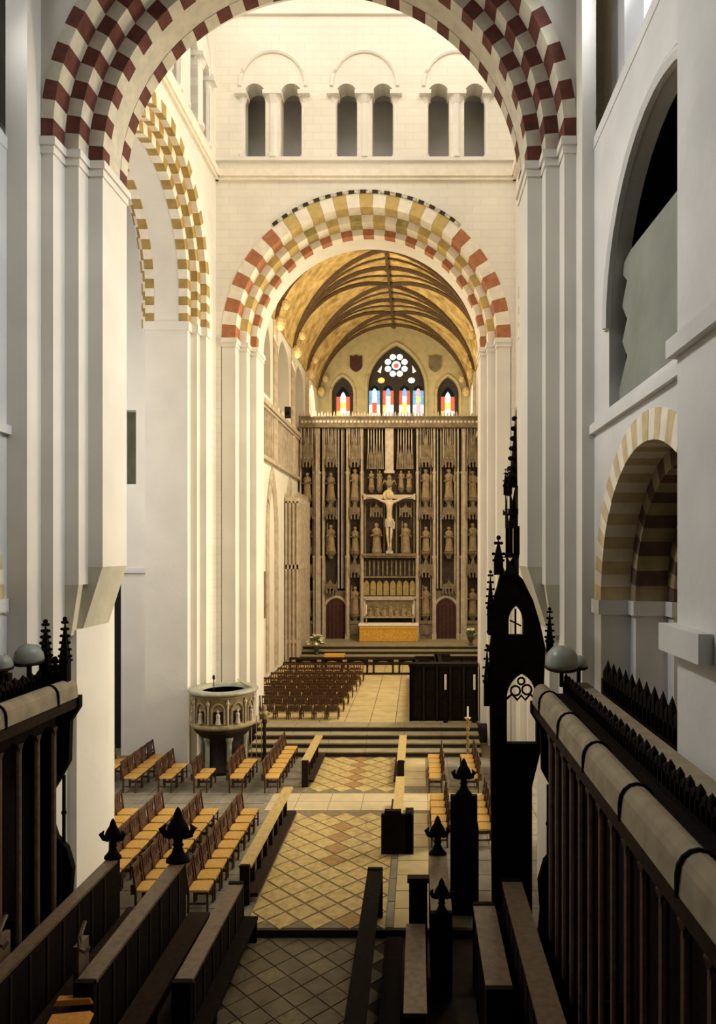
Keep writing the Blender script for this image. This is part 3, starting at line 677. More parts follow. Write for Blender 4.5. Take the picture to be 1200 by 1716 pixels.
for x, w in COLS:
    for zc, h in ((12.95, 2.45), (9.55, 1.2))+(((5.75, 1.35),) if abs(x) < 3 or abs(x) > 5 else ((4.7, 0.9),)):
        key = (w, h)
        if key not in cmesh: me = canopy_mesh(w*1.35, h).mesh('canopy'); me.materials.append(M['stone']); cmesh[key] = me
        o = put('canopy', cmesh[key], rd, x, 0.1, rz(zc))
    # slim tabernacle shafts above the upper niches
    for dx in (-0.36, -0.24, -0.12, 0.0, 0.12, 0.24, 0.36):
        b = MB(); b.box(x+dx-0.024, x+dx+0.024, (-0.05 if abs(dx) in (0.36, 0.12) else 0.08), 0.3, rz(13.4), HT-0.8); pb('tabernacle_shaft', b, 'stone_lt')
    for zp in (10.8, 7.3)+((3.2,) if abs(x) < 3 or abs(x) > 5 else ()):
        b = MB(); b.lathe([(0.12, -0.45), (0.2, -0.25), (0.34, -0.1), (0.36, 0.0)], 8, (x, 0.25, rz(zp))); pb('pedestal', b, 'stone')
# panels below the lower niches
for x in (-5.40, -2.26, 2.38, 5.46):
    b = MB(); b.box(x-0.42, x+0.42, 0.1, 0.6, 0, rz(2.75)); b.box(x-0.47, x+0.47, 0.02, 0.6, rz(2.6), rz(2.8)); b.box(x-0.25, x+0.25, 0.04, 0.12, 0.3, 0.9); pb('dado_panel', b, 'stone')
# doors
for x in (-3.52, 3.72):
    b = MB(); lp = pointed(x, 0.72, 0, 1.9, 0.75, 8); b.prism([lp], FX(0), 0.35, 0.42); dr = pb('door', b, 'door')
    b = MB(); b.path([(u, 0.3, v) for (u, v) in pointed(x, 0.78, 0, 1.9, 0.85, 10)], 0.1, 6); pb('door_arch', b, 'stone_lt')
    for k in range(-2, 3):
        b = MB(); b.box(x+k*0.26-0.012, x+k*0.26+0.012, 0.32, 0.36, 0, 2.2); obj('door_batten', b, 'wood', dr)
    b = MB(); b.prism([arch_wall(x-1.0, x+1.0, 0.0, 3.15, [pointed(x, 0.72, 0.0, 1.9, 0.75, 8)])], FX(0), 0.30, 0.56); pb('door_surround', b, 'stone')
# centre bay
b = MB(); b.box(-1.75, 1.75, 0.35, 0.6, rz(3.0), rz(7.2)); b.box(-1.75, 1.75, 0.45, 0.6, rz(7.2), rz(15.4)); pb('centre_back', b, 'stone_dk')  # centre recess also carries its shade in the colour
b = MB(); b.box(-1.8, 1.8, -0.25, 0.6, rz(7.05), rz(7.2)); b.box(-1.75, 1.75, -0.15, 0.6, rz(6.92), rz(7.05)); pb('ledge', b, 'stone')
for k in range(12):
    x = -1.6+k*0.29
    b = MB(); b.box(x-0.05, x+0.05, 0.22, 0.42, rz(5.75), rz(6.75)); b.ball((x, 0.25, rz(6.6)), 0.1, 0.08, 0.1, 6, 4); pb('arcade_shaft', b, 'stone')
b = MB(); b.box(-1.75, 1.75, 0.05, 0.4, rz(5.6), rz(5.72)); pb('ledge', b, 'stone')
for k in range(8):
    x = -1.51+k*0.431
    b = MB(); b.prism([pointed(x, 0.18, rz(4.45), rz(5.1), 0.35, 5)], FX(0), 0.24, 0.36); pb('quatrefoil_panel', b, 'gilt_dull')
b = MB(); b.box(-1.75, 1.75, 0.0, 0.4, rz(4.25), rz(4.38)); pb('ledge', b, 'stone_lt')
b = MB(); b.box(-0.27, 0.27, -0.05, 0.5, rz(12.6), rz(15.4)); b.box(-0.34, 0.34, -0.1, 0.5, rz(12.45), rz(12.6)); pb('centre_pilaster', b, 'stone_lt')
for x in (-1.2, -0.65, 0.75, 1.28):
    b = canopy_mesh(0.48, 1.6); o = pb('canopy', b, 'stone'); o.location = (x, 0.25, rz(12.85))
    for dx in (-0.18, 0.0, 0.18):
        b = MB(); b.box(x+dx-0.03, x+dx+0.03, 0.15, 0.4, rz(13.4), HT-0.8); pb('tabernacle_shaft', b, 'stone_lt')
    b = MB(); b.lathe([(0.1, -0.3), (0.2, -0.1), (0.24, 0)], 8, (x, 0.3, rz(11.5))); pb('pedestal', b, 'stone')
for x in (-1.6, -0.35, 0.45, 1.62):
    b = MB(); b.box(x-0.05, x+0.05, 0.25, 0.5, rz(7.2), rz(10.6)); pb('shaft', b, 'stone')
for x in (-0.85, 1.05):
    o = pb('canopy', canopy_mesh(0.75, 0.9), 'stone'); o.location = (x, 0.25, rz(9.7))
# relief panel of the resurrection type: framed slab with low figures
rp = thing('altar_relief', 'pale carved relief panel of crowded figures behind the altar', 'relief panel', (RX, RY-0.02, 3.05))
b = MB(); b.box(-1.6, 1.6, 0.16, 0.36, 0, 1.15); obj('panel', b, 'stone', rp)
b = MB()
for (x0, x1, z0, z1) in ((-1.68, 1.68, -0.06, 0.04), (-1.68, 1.68, 1.1, 1.2), (-1.68, -1.56, 0, 1.15), (1.56, 1.68, 0, 1.15)): b.box(x0, x1, 0.04, 0.3, z0, z1)
obj('frame', b, 'stone_lt', rp)
for i, x in enumerate((-1.25, -0.8, -0.35, 0.1, 0.5, 0.95, 1.3)):
    h = (0.55, 0.75, 0.62, 0.95, 0.6, 0.78, 0.52)[i]
    b = MB(); b.lathe([(0.2, 0.04), (0.16, h*0.5), (0.14, h*0.72), (0.05, h*0.8)], 8, (x, 0.16, 0)); b.ball((x+0.03, 0.12, h*0.9), 0.08, 0.08, 0.1, 6, 5); b.tube((x, 0.1, h*0.65), (x+0.22*(1 if i % 2 else -1), 0.1, h*0.45), 0.05, 0.04, 5); obj('relief_figure', b, 'pulpit', rp)

# ---- statues in the niches
def statue_mesh(h, arm, turn):
    b = MB(); n = 10
    prof = [(0.17, 0.0), (0.165, 0.06), (0.135, 0.25), (0.125, 0.45), (0.12, 0.58), (0.14, 0.70), (0.145, 0.78), (0.10, 0.825), (0.045, 0.84), (0.043, 0.865), (0.062, 0.89), (0.072, 0.93), (0.062, 0.975), (0.0, 1.0)]
    prof = [(r*h, z*h) for r, z in prof]; vv = []
    for j, (r, z) in enumerate(prof):
        for k in range(n):
            t = 2*PI*k/n; f = 1+(0.10*math.cos(5*t+j*0.2) if j < 6 else 0); vv.append((r*math.cos(t)*f, r*math.sin(t)*f*0.75, z))
    b.add(vv, [(j*n+k, j*n+(k+1) % n, (j+1)*n+(k+1) % n, (j+1)*n+k) for j in range(len(prof)-1) for k in range(n)]+[tuple(range(n))[::-1]])
    for s in (-1, 1):
        sh = (s*0.125*h, -0.01*h, 0.76*h); el = (s*0.17*h, -0.04*h, 0.58*h)
        hd = (s*0.05*h, -0.13*h, (0.62+0.1*arm*(s+1)/2)*h) if not (arm == 2 and s > 0) else (0.16*h, -0.12*h, 0.8*h)
        b.path([sh, el, hd], [0.045*h, 0.04*h, 0.025*h], 6)
    if arm == 1: b.tube((-0.14*h, -0.14*h, 0.02*h), (-0.1*h, -0.12*h, 1.05*h), 0.013*h, n=5)
    if arm == 0: b.box(-0.06*h, 0.05*h, -0.17*h, -0.13*h, 0.58*h, 0.7*h)
    return b
col_txt = ['beside the pale tomb', 'over the flower-side doorway', 'left of the crucifix', 'right of the crucifix', 'over the unlit doorway', 'beside the cream pier']
row_txt = ['upper niche', 'middle niche', 'lower niche']
si = 0
for ci, (x, w) in enumerate(COLS):
    for ri, zp in enumerate((10.8, 7.3, 3.2)):
        if ri == 2 and 3 < abs(x) < 5: continue
        h = 1.72+0.12*((si*7) % 3)-(0.05 if ri == 1 else 0)
        o = obj('niche_statue', statue_mesh(h, si % 3, 0), 'statue', None, True); o.location = (RX+x, RY+0.22, zp); o.rotation_euler = (0, 0, 0.25*((si % 3)-1))
        tag(o, 'robed stone saint standing in the %s %s' % (row_txt[ri], col_txt[ci]), 'statue', 'stone saints in the altar screen'); si += 1
for i, x in enumerate((-1.2, -0.65, 0.75, 1.28)):
    o = obj('niche_statue', statue_mesh(1.15, i % 3, 0), 'statue', None, True); o.location = (RX+x, RY+0.25, 11.5)
    tag(o, 'small stone saint above the crucifix arm, %s from the left' % ORD[i], 'statue', 'small saints above the crucifix')
for i, x in enumerate((-0.85, 1.05)):
    o = obj('niche_statue', statue_mesh(2.0, i, 0), 'statue', None, True); o.location = (RX+x, RY+0.1, 7.2)
    tag(o, 'tall mourning stone figure at the %s foot of the crucifix' % ('left' if i == 0 else 'right'), 'statue', 'mourners at the crucifix')

# ---- crucifix
cx = thing('crucifix', 'large pale crucifix hung on the centre of the altar screen', 'crucifix', (RX+0.02, RY-0.35, 7.2))
b = MB(); b.box(-0.13, 0.13, 0.05, 0.22, 0, 4.85); b.box(-0.22, 0.22, 0.0, 0.3, 0, 0.18); obj('upright', b, 'stone_lt', cx)
b = MB(); b.box(-1.62, 1.62, 0.04, 0.2, 3.56, 3.82)
for s in (-1, 1): b.box(s*1.62-0.06, s*1.62+0.06, 0.02, 0.22, 3.5, 3.88)
obj('crossbeam', b, 'stone_lt', cx)
V = [((0, 0, 2.15), .27), ((0, -.05, 2.6), .25), ((0, -.08, 3.0), .30), ((0, -.06, 3.32), .22), ((-.03, -.08, 3.5), .11), ((-.07, -.16, 3.72), .17), ((-.10, -.17, 3.92), .13),
     ((-.36, -.04, 3.36), .14), ((-.85, -.04, 3.58), .10), ((-1.25, -.03, 3.68), .07), ((-1.45, -.03, 3.7), .06),
     ((.36, -.04, 3.36), .14), ((.85, -.04, 3.58), .10), ((1.25, -.03, 3.68), .07), ((1.45, -.03, 3.7), .06),
     ((-.14, -.04, 1.9), .18), ((-.13, -.16, 1.2), .13), ((-.08, -.04, .6), .08), ((-.05, -.12, .38), .07),
     ((.14, -.04, 1.9), .18), ((.12, -.18, 1.2), .13), ((.06, -.05, .62), .08), ((.05, -.14, .4), .07)]
E = [(0,1),(1,2),(2,3),(3,4),(4,5),(5,6),(3,7),(7,8),(8,9),(9,10),(3,11),(11,12),(12,13),(13,14),(0,15),(15,16),(16,17),(17,18),(0,19),(19,20),(20,21),(21,22)]
def new_skin(name, V, E, m, parent):
    me = bpy.data.meshes.new(name); me.from_pydata([v[0] for v in V], E, []); o = link(name, me, m, parent)
    bpy.context.view_layer.objects.active = o
    sk = o.modifiers.new('skin', 'SKIN'); sk.use_smooth_shade = True
    lay = me.skin_vertices[0].data if me.skin_vertices else None
    if lay:
        for i, v in enumerate(V): lay[i].radius = (v[1]*0.72, v[1]*0.72)
        lay[0].use_root = True
    s = o.modifiers.new('sub', 'SUBSURF'); s.levels = 1; s.render_levels = 1
    return o
body = new_skin('figure', V, E, 'corpus', cx)
b = MB(); b.lathe([(0.30, 1.72), (0.31, 1.9), (0.29, 2.15), (0.25, 2.25)], 10, (0, -0.02, 0), sy=0.8); b.path([(0.2, -0.15, 2.2), (0.3, -0.2, 2.0), (0.28, -0.18, 1.6)], 0.07, 5); obj('loincloth', b, 'stone_lt', cx)
b = MB(); b.lathe([(0.0, 0), (0.34, 0.0), (0.36, 0.03), (0.30, 0.05), (0.0, 0.06)], 14); nb = obj('nimbus', b, 'rib_lt', cx); nb.rotation_euler = (PI/2, 0, 0); nb.location = (-0.07, 0.02, 3.78)
b = MB(); b.ball((0, -0.05, 4.55), 0.22, 0.18, 0.26); b.ball((0, -0.05, 4.95), 0.14, 0.13, 0.16); b.path([(0, -0.02, 4.6), (-0.35, -0.02, 4.7), (-0.45, 0.0, 4.45)], [0.1, 0.07, 0.02], 5); b.path([(0, -0.02, 4.6), (0.35, -0.02, 4.7), (0.45, 0.0, 4.45)], [0.1, 0.07, 0.02], 5); obj('angel', b, 'statue', cx)

# ---- altar with frontal
al = thing('high_altar', 'high altar with gold frontal and white linen top', 'altar', (RX, 44.6, ZA))
b = MB(); b.box(-1.8, 1.8, 0.02, 0.9, 0, 1.02); obj('body', b, 'stone', al)
b = MB()
for k in range(36):
    x0 = -1.84+k*3.68/36; x1 = x0+3.68/36; d = 0.015*(k % 2)
    b.add([(x0, -d, 0.03), (x1, -0.015+d, 0.03), (x1, -0.015+d, 0.98), (x0, -d, 0.98), (x0, 0.03, 0.03), (x1, 0.03, 0.03), (x1, 0.03, 0.98), (x0, 0.03, 0.98)], [(0,1,2,3),(5,4,7,6),(3,2,6,7),(0,4,5,1)])
fr_ = obj('frontal', b, 'cloth_gold', al)
b = MB(); b.box(-1.84, 1.84, -0.04, 0.0, 0.84, 0.99); obj('frontal_band', b, 'cloth_gold', fr_)
b = MB(); b.box(-1.9, 1.9, -0.05, 0.95, 1.02, 1.13); obj('linen', b, 'cloth_white', al)
for i, x in enumerate((-1.45, 1.55)):
    t = thing('altar_candlestick', 'pale altar candlestick at the %s end of the relief' % ('left' if i == 0 else 'right'), 'candlestick', (RX+x, 45.2, ZA+1.13), 0, 'candlesticks on the high altar')
    b = MB(); b.lathe([(0.12, 0), (0.12, 0.04), (0.03, 0.1), (0.05, 0.25), (0.025, 0.3), (0.03, 0.55), (0.08, 0.6)], 10); obj('stick', b, 'brass', t)
    b = MB(); b.tube((0, 0, 0.6), (0, 0, 1.2), 0.035, n=8); obj('candle', b, 'candle', t)

# ---- stone tomb on the north side of the sanctuary
tb = thing('chantry_tomb', 'tall pale stone tomb with traceried panels beside the altar screen', 'tomb', (-5.85, 43.6, ZA-0.9))
b = MB(); b.box(0, 0.75, -1.9, 1.9, 0, 9.6); obj('body', b, 'stone_lt', tb)
for z, h, e in ((5.6, 0.25, 0.12), (9.5, 0.3, 0.12), (1.2, 0.2, 0.08)):
    b = MB(); b.box(0, 0.75+e, -1.9-e, 1.9+e, z, z+h); obj('cornice', b, 'stone_lt', tb)
for k in range(9):
    y = -1.85+k*0.4625
    b = MB(); b.box(0.7, 0.88, y-0.07, y+0.07, 0, 9.6); obj('shaft', b, 'stone_lt', tb)
for k in range(4):
    x = 0.08+k*0.22
    b = MB(); b.box(x-0.05, x+0.05, -2.02, -1.85, 0, 9.6); obj('shaft', b, 'stone_lt', tb)
b = MB()
for k in range(17): b.add([(0.8, -1.9+k*0.237-0.08, 9.8), (0.8, -1.9+k*0.237+0.08, 9.8), (0.65, -1.9+k*0.237, 9.8), (0.75, -1.9+k*0.237, 10.2)], [(0,1,3),(1,2,3),(2,0,3)])
for k in range(5): b.add([(0.05+k*.18-0.07, -1.95, 9.8), (0.05+k*.18+0.07, -1.95, 9.8), (0.05+k*.18, -1.8, 9.8), (0.05+k*.18, -1.9, 10.2)], [(0,1,3),(1,2,3),(2,0,3)])
c_ = obj('cresting', b, 'stone_lt', tb); c_['kind'] = 'stuff'
# loudspeaker on the triforium ledge
b = MB(); b.box(-5.62, -5.3, 40.3, 40.6, 15.0, 15.62)
sp = obj('loudspeaker', b, 'black'); tag(sp, 'small black loudspeaker on the presbytery ledge', 'loudspeaker')
b = MB(); b.lathe([(0.11, 0), (0.12, 0.012), (0.03, 0.02)], 10); g = obj('speaker_cone', b, 'wood', sp); g.rotation_euler = (PI/2, 0, 0); g.location = (-5.46, 40.3, 15.25)

# ---- flowers and small sanctuary furniture
def flowers(label, loc, r, n):
    t = thing('flower_arrangement', label, 'flowers', loc)
    b = MB(); b.lathe([(0.12, 0), (0.15, 0.05), (0.07, 0.16), (0.2, 0.4), (0.24, 0.52), (0.2, 0.52)], 12); obj('vase', b, 'pot', t)
    b = MB()
    for k in range(60):
        a = random.uniform(0, 2*PI); e = random.uniform(0.1, 1.4); rr = r*random.uniform(.5, 1.0)
        p = Vector((math.cos(a)*math.cos(e)*rr, math.sin(a)*math.cos(e)*rr*0.7, 0.55+math.sin(e)*rr*1.1)); q = p*0.72+Vector((0, 0, 0.14)); s_ = Vector((random.uniform(-1, 1), random.uniform(-1, 1), random.uniform(-1, 1))).normalized()*0.06
        b.add([q, p+s_, p*1.12, p-s_], [(0, 1, 2, 3)])
    f = obj('foliage', b, 'leaf', t); f['kind'] = 'stuff'
    me = None
    for k in range(n):
        a = random.uniform(0, 2*PI); e = random.uniform(0.15, 1.45)
        if me is None: bb = MB(); bb.lathe([(0.0, 0), (0.09, 0.05), (0.1, 0.08), (0.03, 0.06)], 7); me = bb.mesh('bloom'); me.materials.append(M['petal'])
        o = link('bloom', me, None, t); o.location = (math.cos(a)*math.cos(e)*r, math.sin(a)*math.cos(e)*r*0.7, 0.5+math.sin(e)*r*1.15); o.rotation_euler = (random.uniform(-.6, .8), random.uniform(-.7, .7), 0)
flowers('white flowers in a dark vase near the pale tomb', (-4.05, 42.2, 1.15), 0.55, 30)
flowers('white flowers in a vase half hidden by the cream pier', (5.25, 43.0, ZA), 0.4, 16)
st = thing('credence_table', 'small wooden credence table with a yellow cloth', 'table', (-2.7, 39.9, 0.7))
b = MB(); b.box(-0.55, 0.55, -0.3, 0.3, 0.74, 0.8); obj('table_top', b, 'wood_mid', st)
for sx in (-1, 1):
    for sy in (-1, 1): b = MB(); b.box(sx*0.48-.03, sx*0.48+.03, sy*0.24-.03, sy*0.24+.03, 0, 0.74); obj('leg', b, 'wood_mid', st)
cl = MB(); cl.box(-0.58, 0.58, -0.33, 0.33, 0.8, 0.815); cl.box(-0.58, 0.58, -0.335, -0.315, 0.42, 0.81); tag(obj('table_cloth', cl, 'cloth_gold'), 'yellow cloth laid over the small credence table', 'cloth').location = (-2.7, 39.9, 0.7)

# ---- communion rail across the sanctuary
ar = thing('altar_rail', 'dark oak altar rail with arched openings across the sanctuary', 'rail', (0, 37.9, 0.7))
b = MB(); b.box(-4.9, 1.8, -0.12, 0.12, 0.82, 0.92); obj('top_rail', b, 'wood_mid', ar)
b = MB(); b.box(-4.9, 1.8, -0.07, 0.07, 0.0, 0.1); obj('bottom_rail', b, 'wood_mid', ar)
x = -4.85
for k in range(5):
    for dx in (0, 0.34):
        b = MB(); b.box(x+dx-0.05, x+dx+0.05, -0.06, 0.06, 0.1, 0.82); obj('post', b, 'wood_mid', ar)
    b = MB(); cxx = x+0.34+0.52; b.prism([[(cxx-0.47, 0.82), (cxx-0.47, 0.5)]+[(cxx-0.44*math.cos(PI*q/8), 0.5+0.24*math.sin(PI*q/8)) for q in range(9)]+[(cxx+0.47, 0.5), (cxx+0.47, 0.82)]], FX(0), -0.03, 0.03); obj('spandrel', b, 'wood_mid', ar)
    x += 1.38
# dark rail continuing on the south side
b = MB(); b.box(1.9, 5.6, 37.8, 38.05, 0.7, 1.6); b.box(1.85, 5.65, 37.75, 38.1, 1.6, 1.68)
ar2 = obj('panelled_rail', b, 'wood'); tag(ar2, 'dark panelled rail closing the shadowed side of the sanctuary', 'rail')
for k in range(6):
    b = MB(); b.box(2.05+k*0.6, 2.5+k*0.6, 37.77, 37.81, 0.85, 1.5); obj('panel', b, 'wood_mid', ar2)

# ================================================================== PULPIT
pu = thing('stone_pulpit', 'round carved stone pulpit with arched panels and marble stem', 'pulpit', (-4.55, 23.75, 0))
PR = 1.02
b = MB(); b.lathe([(0.82, 0), (0.82, 0.12), (0.70, 0.2), (0.64, 0.3), (0.62, 0.95), (0.74, 1.15), (0.95, 1.38), (PR, 1.52)], 24); obj('stem', b, 'pulpit_dk', pu, True)
b = MB(); b.lathe([(PR, 1.5), (PR+0.06, 1.55), (PR+0.06, 1.64), (PR-0.05, 1.68), (PR-0.05, 2.5), (PR+0.04, 2.56), (PR+0.04, 2.62)], 32); b.lathe([(PR-0.2, 2.62), (PR-0.2, 1.7), (0, 1.7)], 32); obj('drum', b, 'pulpit', pu, True)
b = MB(); b.lathe([(PR-0.26, 2.62), (PR+0.10, 2.62), (PR+0.14, 2.67), (PR+0.10, 2.73), (PR-0.26, 2.73), (PR-0.26, 2.62)], 32); obj('rim', b, 'pulpit_rim', pu, True)
for k in range(6):
    a = k*PI/3; b = MB(); b.tube((0.72*math.cos(a), 0.72*math.sin(a), 0.14), (0.72*math.cos(a), 0.72*math.sin(a), 1.14), 0.08, n=8); b.lathe([(0.08, 1.0), (0.13, 1.14), (0.13, 1.2)], 8, (0.72*math.cos(a), 0.72*math.sin(a), 0)); obj('column', b, 'pulpit_rim', pu)
NA = 10
for k in range(NA):
    a = 2*PI*k/NA-PI/2+0.1
    def cyl(u, v, w, a=a): r = PR-0.05+w; t = a+u/PR; return (r*math.cos(t), r*math.sin(t), v)
    b = MB(); b.prism([rect(-0.17, 0.17, 1.74, 2.12)+[]], cyl, -0.02, 0.012); pn = obj('niche_panel', b, 'pulpit_dk', pu)
    b = MB(); b.path([cyl(u, v, 0.03) for (u, v) in pointed(0, 0.2, 1.72, 2.14, 0.24, 5)], 0.035, 5); obj('niche_arch', b, 'pulpit', pn)
    b = MB(); p = cyl(0, 1.72, 0.04); b.lathe([(0.09, 0), (0.06, 0.2), (0.07, 0.3), (0.025, 0.36)], 6, p); b.ball((p[0], p[1], p[2]+0.41), 0.045, 0.045, 0.055, 6, 4); obj('figure', b, 'stone_lt', pn)
    b = MB(); p0 = cyl(0.31, 1.68, 0.04); p1 = cyl(0.31, 2.5, 0.04); b.tube(p0, p1, 0.035, n=6); b.ball(cyl(0.31, 2.38, 0.04), 0.06, 0.06, 0.07, 6, 4); obj('column', b, 'stone_lt', pu)
b = MB(); b.add([(-0.3, -0.9, 2.74), (0.3, -0.9, 2.74), (0.3, -0.5, 2.95), (-0.3, -0.5, 2.95), (-0.3, -0.9, 2.70), (0.3, -0.9, 2.70), (0.3, -0.5, 2.91), (-0.3, -0.5, 2.91)], [(0,1,2,3),(4,7,6,5),(0,4,5,1),(2,6,7,3),(0,3,7,4),(1,5,6,2)]); 
o = obj('book_rest', b, 'pulpit_rim', pu); o.rotation_euler = (0, 0, PI*0.62)
b = MB(); b.tube((0, 0, 0), (0, 0, 0.35), 0.018, n=6); b.ball((0, 0, 0.42), 0.05, 0.05, 0.09, 6, 5); m_ = obj('microphone', b, 'black'); m_.location = (-4.75, 23.3, 2.73); tag(m_, 'small black microphone standing on the pulpit rim', 'microphone')
# stair newel beside the pulpit
nw = thing('stair_newel', 'ornate dark newel post with finial beside the round pulpit', 'post', (-3.35, 24.6, 0))
b = MB(); b.lathe([(0.11, 0), (0.11, 0.15), (0.06, 0.22), (0.06, 1.3), (0.1, 1.36), (0.07, 1.45)], 10); obj('post', b, 'pulpit_dk', nw)
b = MB(); b.ball((0, 0, 1.6), 0.15, 0.15, 0.17); b.ball((0, 0, 1.85), 0.08, 0.08, 0.12)
for k in range(5): b.ball((0.15*math.cos(k*1.26), 0.15*math.sin(k*1.26), 1.66), 0.06)
obj('finial', b, 'pulpit', nw)
for k in range(5):
    b = MB(); b.tube((-0.12-k*0.2, 0.1+k*0.1, 0), (-0.12-k*0.2, 0.1+k*0.1, 1.35+k*0.18), 0.018, n=5); obj('baluster', b, 'brass', nw)

# ================================================================== CHAIRS
def make_chair():
    t = thing('rush_chair', 'rush chair', 'chair')
    b = MB(); b.add([(-.21,-.225,.43),(.21,-.235,.43),(.21,.235,.43),(-.21,.225,.43),(-.2,-.215,.46),(.19,-.22,.462),(.19,.22,.462),(-.2,.215,.46)], [(0,3,2,1),(4,5,6,7),(0,1,5,4),(1,2,6,5),(2,3,7,6),(3,0,4,7)]); obj('seat', b, 'straw', t)
    for s in (-1, 1):
        b = MB(); b.box(.175, .21, s*.21-.02, s*.21+.02, 0, .435); obj('leg', b, 'wood_chair', t)
        b = MB(); q = s*.215
        b.add([(-.21,q-.02,0),(-.17,q-.02,0),(-.17,q+.02,0),(-.21,q+.02,0),(-.21,q-.02,.45),(-.17,q-.02,.45),(-.17,q+.02,.45),(-.21,q+.02,.45),(-.275,q-.018,.96),(-.24,q-.018,.96),(-.24,q+.018,.96),(-.275,q+.018,.96)],
             [(0,1,5,4),(1,2,6,5),(2,3,7,6),(3,0,4,7),(4,5,9,8),(5,6,10,9),(6,7,11,10),(7,4,8,11),(8,9,10,11)]); obj('leg', b, 'wood_chair', t)
        b = MB(); b.box(-.19, .19, s*.21-.012, s*.21+.012, .17, .20); obj('stretcher', b, 'wood_chair', t)
    for z, h, x in ((.86, .09, -.262), (.60, .05, -.225)):
        b = MB(); b.box(x-.014, x+.014, -.2, .2, z, z+h); obj('back_rail', b, 'wood_chair', t)
    for y in (-.1, 0, .1):
        b = MB(); b.box(-.255, -.235, y-.022, y+.022, .63, .87); obj('back_slat', b, 'wood_chair', t)
    b = MB(); b.box(-.30, -.215, -.19, .19, .36, .56); obj('shade_box', b, 'wood_chair', t)  # box added behind the back to darken the space under the chairs
    b = MB(); b.box(.185, .20, -.2, .2, .37, .425); obj('seat_rail', b, 'wood_chair', t)
    return t
chair0 = make_chair(); used = [False]
def chair(x, y, z, rz_, label, group):
    if not used[0]:
        used[0] = True; chair0.location = (x, y, z); chair0.rotation_euler = (0, 0, rz_); chair0['label'] = label; chair0['group'] = group; return chair0
    return dup(chair0, (x, y, z), rz_, label, group)
NEARROW = ['beside the long communion bench', 'second from the long bench', 'third from the long bench', 'farthest from the long bench']
for r in range(4):
    for k in range(9):
        if r == 3 and k < 3: continue
        chair(-2.45-1.07*r, 14.45+0.515*k, 0, random.uniform(-.06, .06), 'rush-seated chair, %s from the stalls, front block row %s' % (ORD[k], NEARROW[r]), 'chairs facing the aisle, front block')
FAR = [7, 4, 2, 3, 5, 4]; FARROW = ['along the short bench', 'second from the short bench', 'before the pulpit', 'left of the pulpit', 'second left of the pulpit', 'against the dark doorway']
for r in range(6):
    for k in range(FAR[r]):
        chair(-2.45-1.07*r, 21.55+0.515*k, 0, random.uniform(-.06, .06), 'rush-seated chair, %s from the front, rear block row %s' % (ORD[k], FARROW[r]), 'chairs facing the aisle, rear block')
RROW = ['beside the aisle rail', 'in the middle row', 'against the throne side']
for r, x in enumerate((2.55, 3.65, 4.7)):
    for blk, y0 in ((0, 17.6), (1, 21.55)):
        if r == 2 and blk == 0: continue
        for k in range(5):
            chair(x, y0+0.515*k, 0, PI+random.uniform(-.05, .05), 'rush-seated chair right of the aisle, %s block, %s, %s from the front' % ('near' if blk == 0 else 'far', RROW[r], ORD[k]), 'chairs right of the aisle')
for r in range(7):
    y = 27.95+1.35*r
    x1 = -1.35+0.06*r; n = 7 if r < 3 else 8
    for k in range(n):
        chair(x1-0.51*k, y, 0.7, PI/2+random.uniform(-.04, .04), 'chair backed towards the steps, presbytery row %s from the steps, %s from the aisle' % (ORD[r], ORD[k]), 'presbytery chairs')

# ---- communion benches / rails along the central aisle
def bench(label, x, y0, y1, s):
    t = thing('communion_rail', label, 'rail', (x, y0, 0))
    n = y1-y0
    b = MB(); b.box(-0.13, 0.13, 0, n, 0.74, 0.80); obj('top_rail', b, 'wood_rail', t)
    b = MB(); b.box(-0.04, 0.04, 0.05, n-0.05, 0.62, 0.74); obj('apron', b, 'wood_mid', t)
    b = MB(); b.box(-0.05, 0.05, 0.05, n-0.05, 0.08, 0.15); obj('bottom_rail', b, 'wood_mid', t)
    k = 0; yy = 0.03
    while yy < n:
        b = MB(); b.box(-0.05, 0.05, yy, yy+0.07, 0, 0.74); obj('post', b, 'wood_mid', t); yy += 0.62
    b = MB(); b.box(-0.10, 0.10, -0.05, 0.03, 0, 0.82); obj('end_panel', b, 'wood_mid', t)
    b = MB(); b.box(s*0.12-0.12, s*0.12+0.12, 0.1, n-0.1, 0.10, 0.18); obj('kneeler', b, 'wood_mid', t)
bench('long light-topped oak rail between the left chairs and tiled aisle', -1.58, 14.6, 19.5, 1)
bench('short oak rail beside the steps, left edge of the aisle', -1.5, 21.9, 25.0, 1)
bench('oak rail with dark end panel, right edge of the tiled aisle', 1.5, 17.3, 20.4, -1)
bench('short oak rail beside the steps, right edge of the aisle', 1.48, 21.9, 25.0, -1)
# dark end screen of the near right rail
b = MB(); b.box(1.12, 1.85, 17.0, 17.12, 0, 0.95); b.box(1.2, 1.6, 16.98, 17.14, 0.95, 1.05); b.box(1.7, 1.9, 17.0, 17.5, 0, 0.95); tag(obj('prayer_desk', b, 'wood'), 'dark oak prayer desk at the near end of the right rail', 'desk')

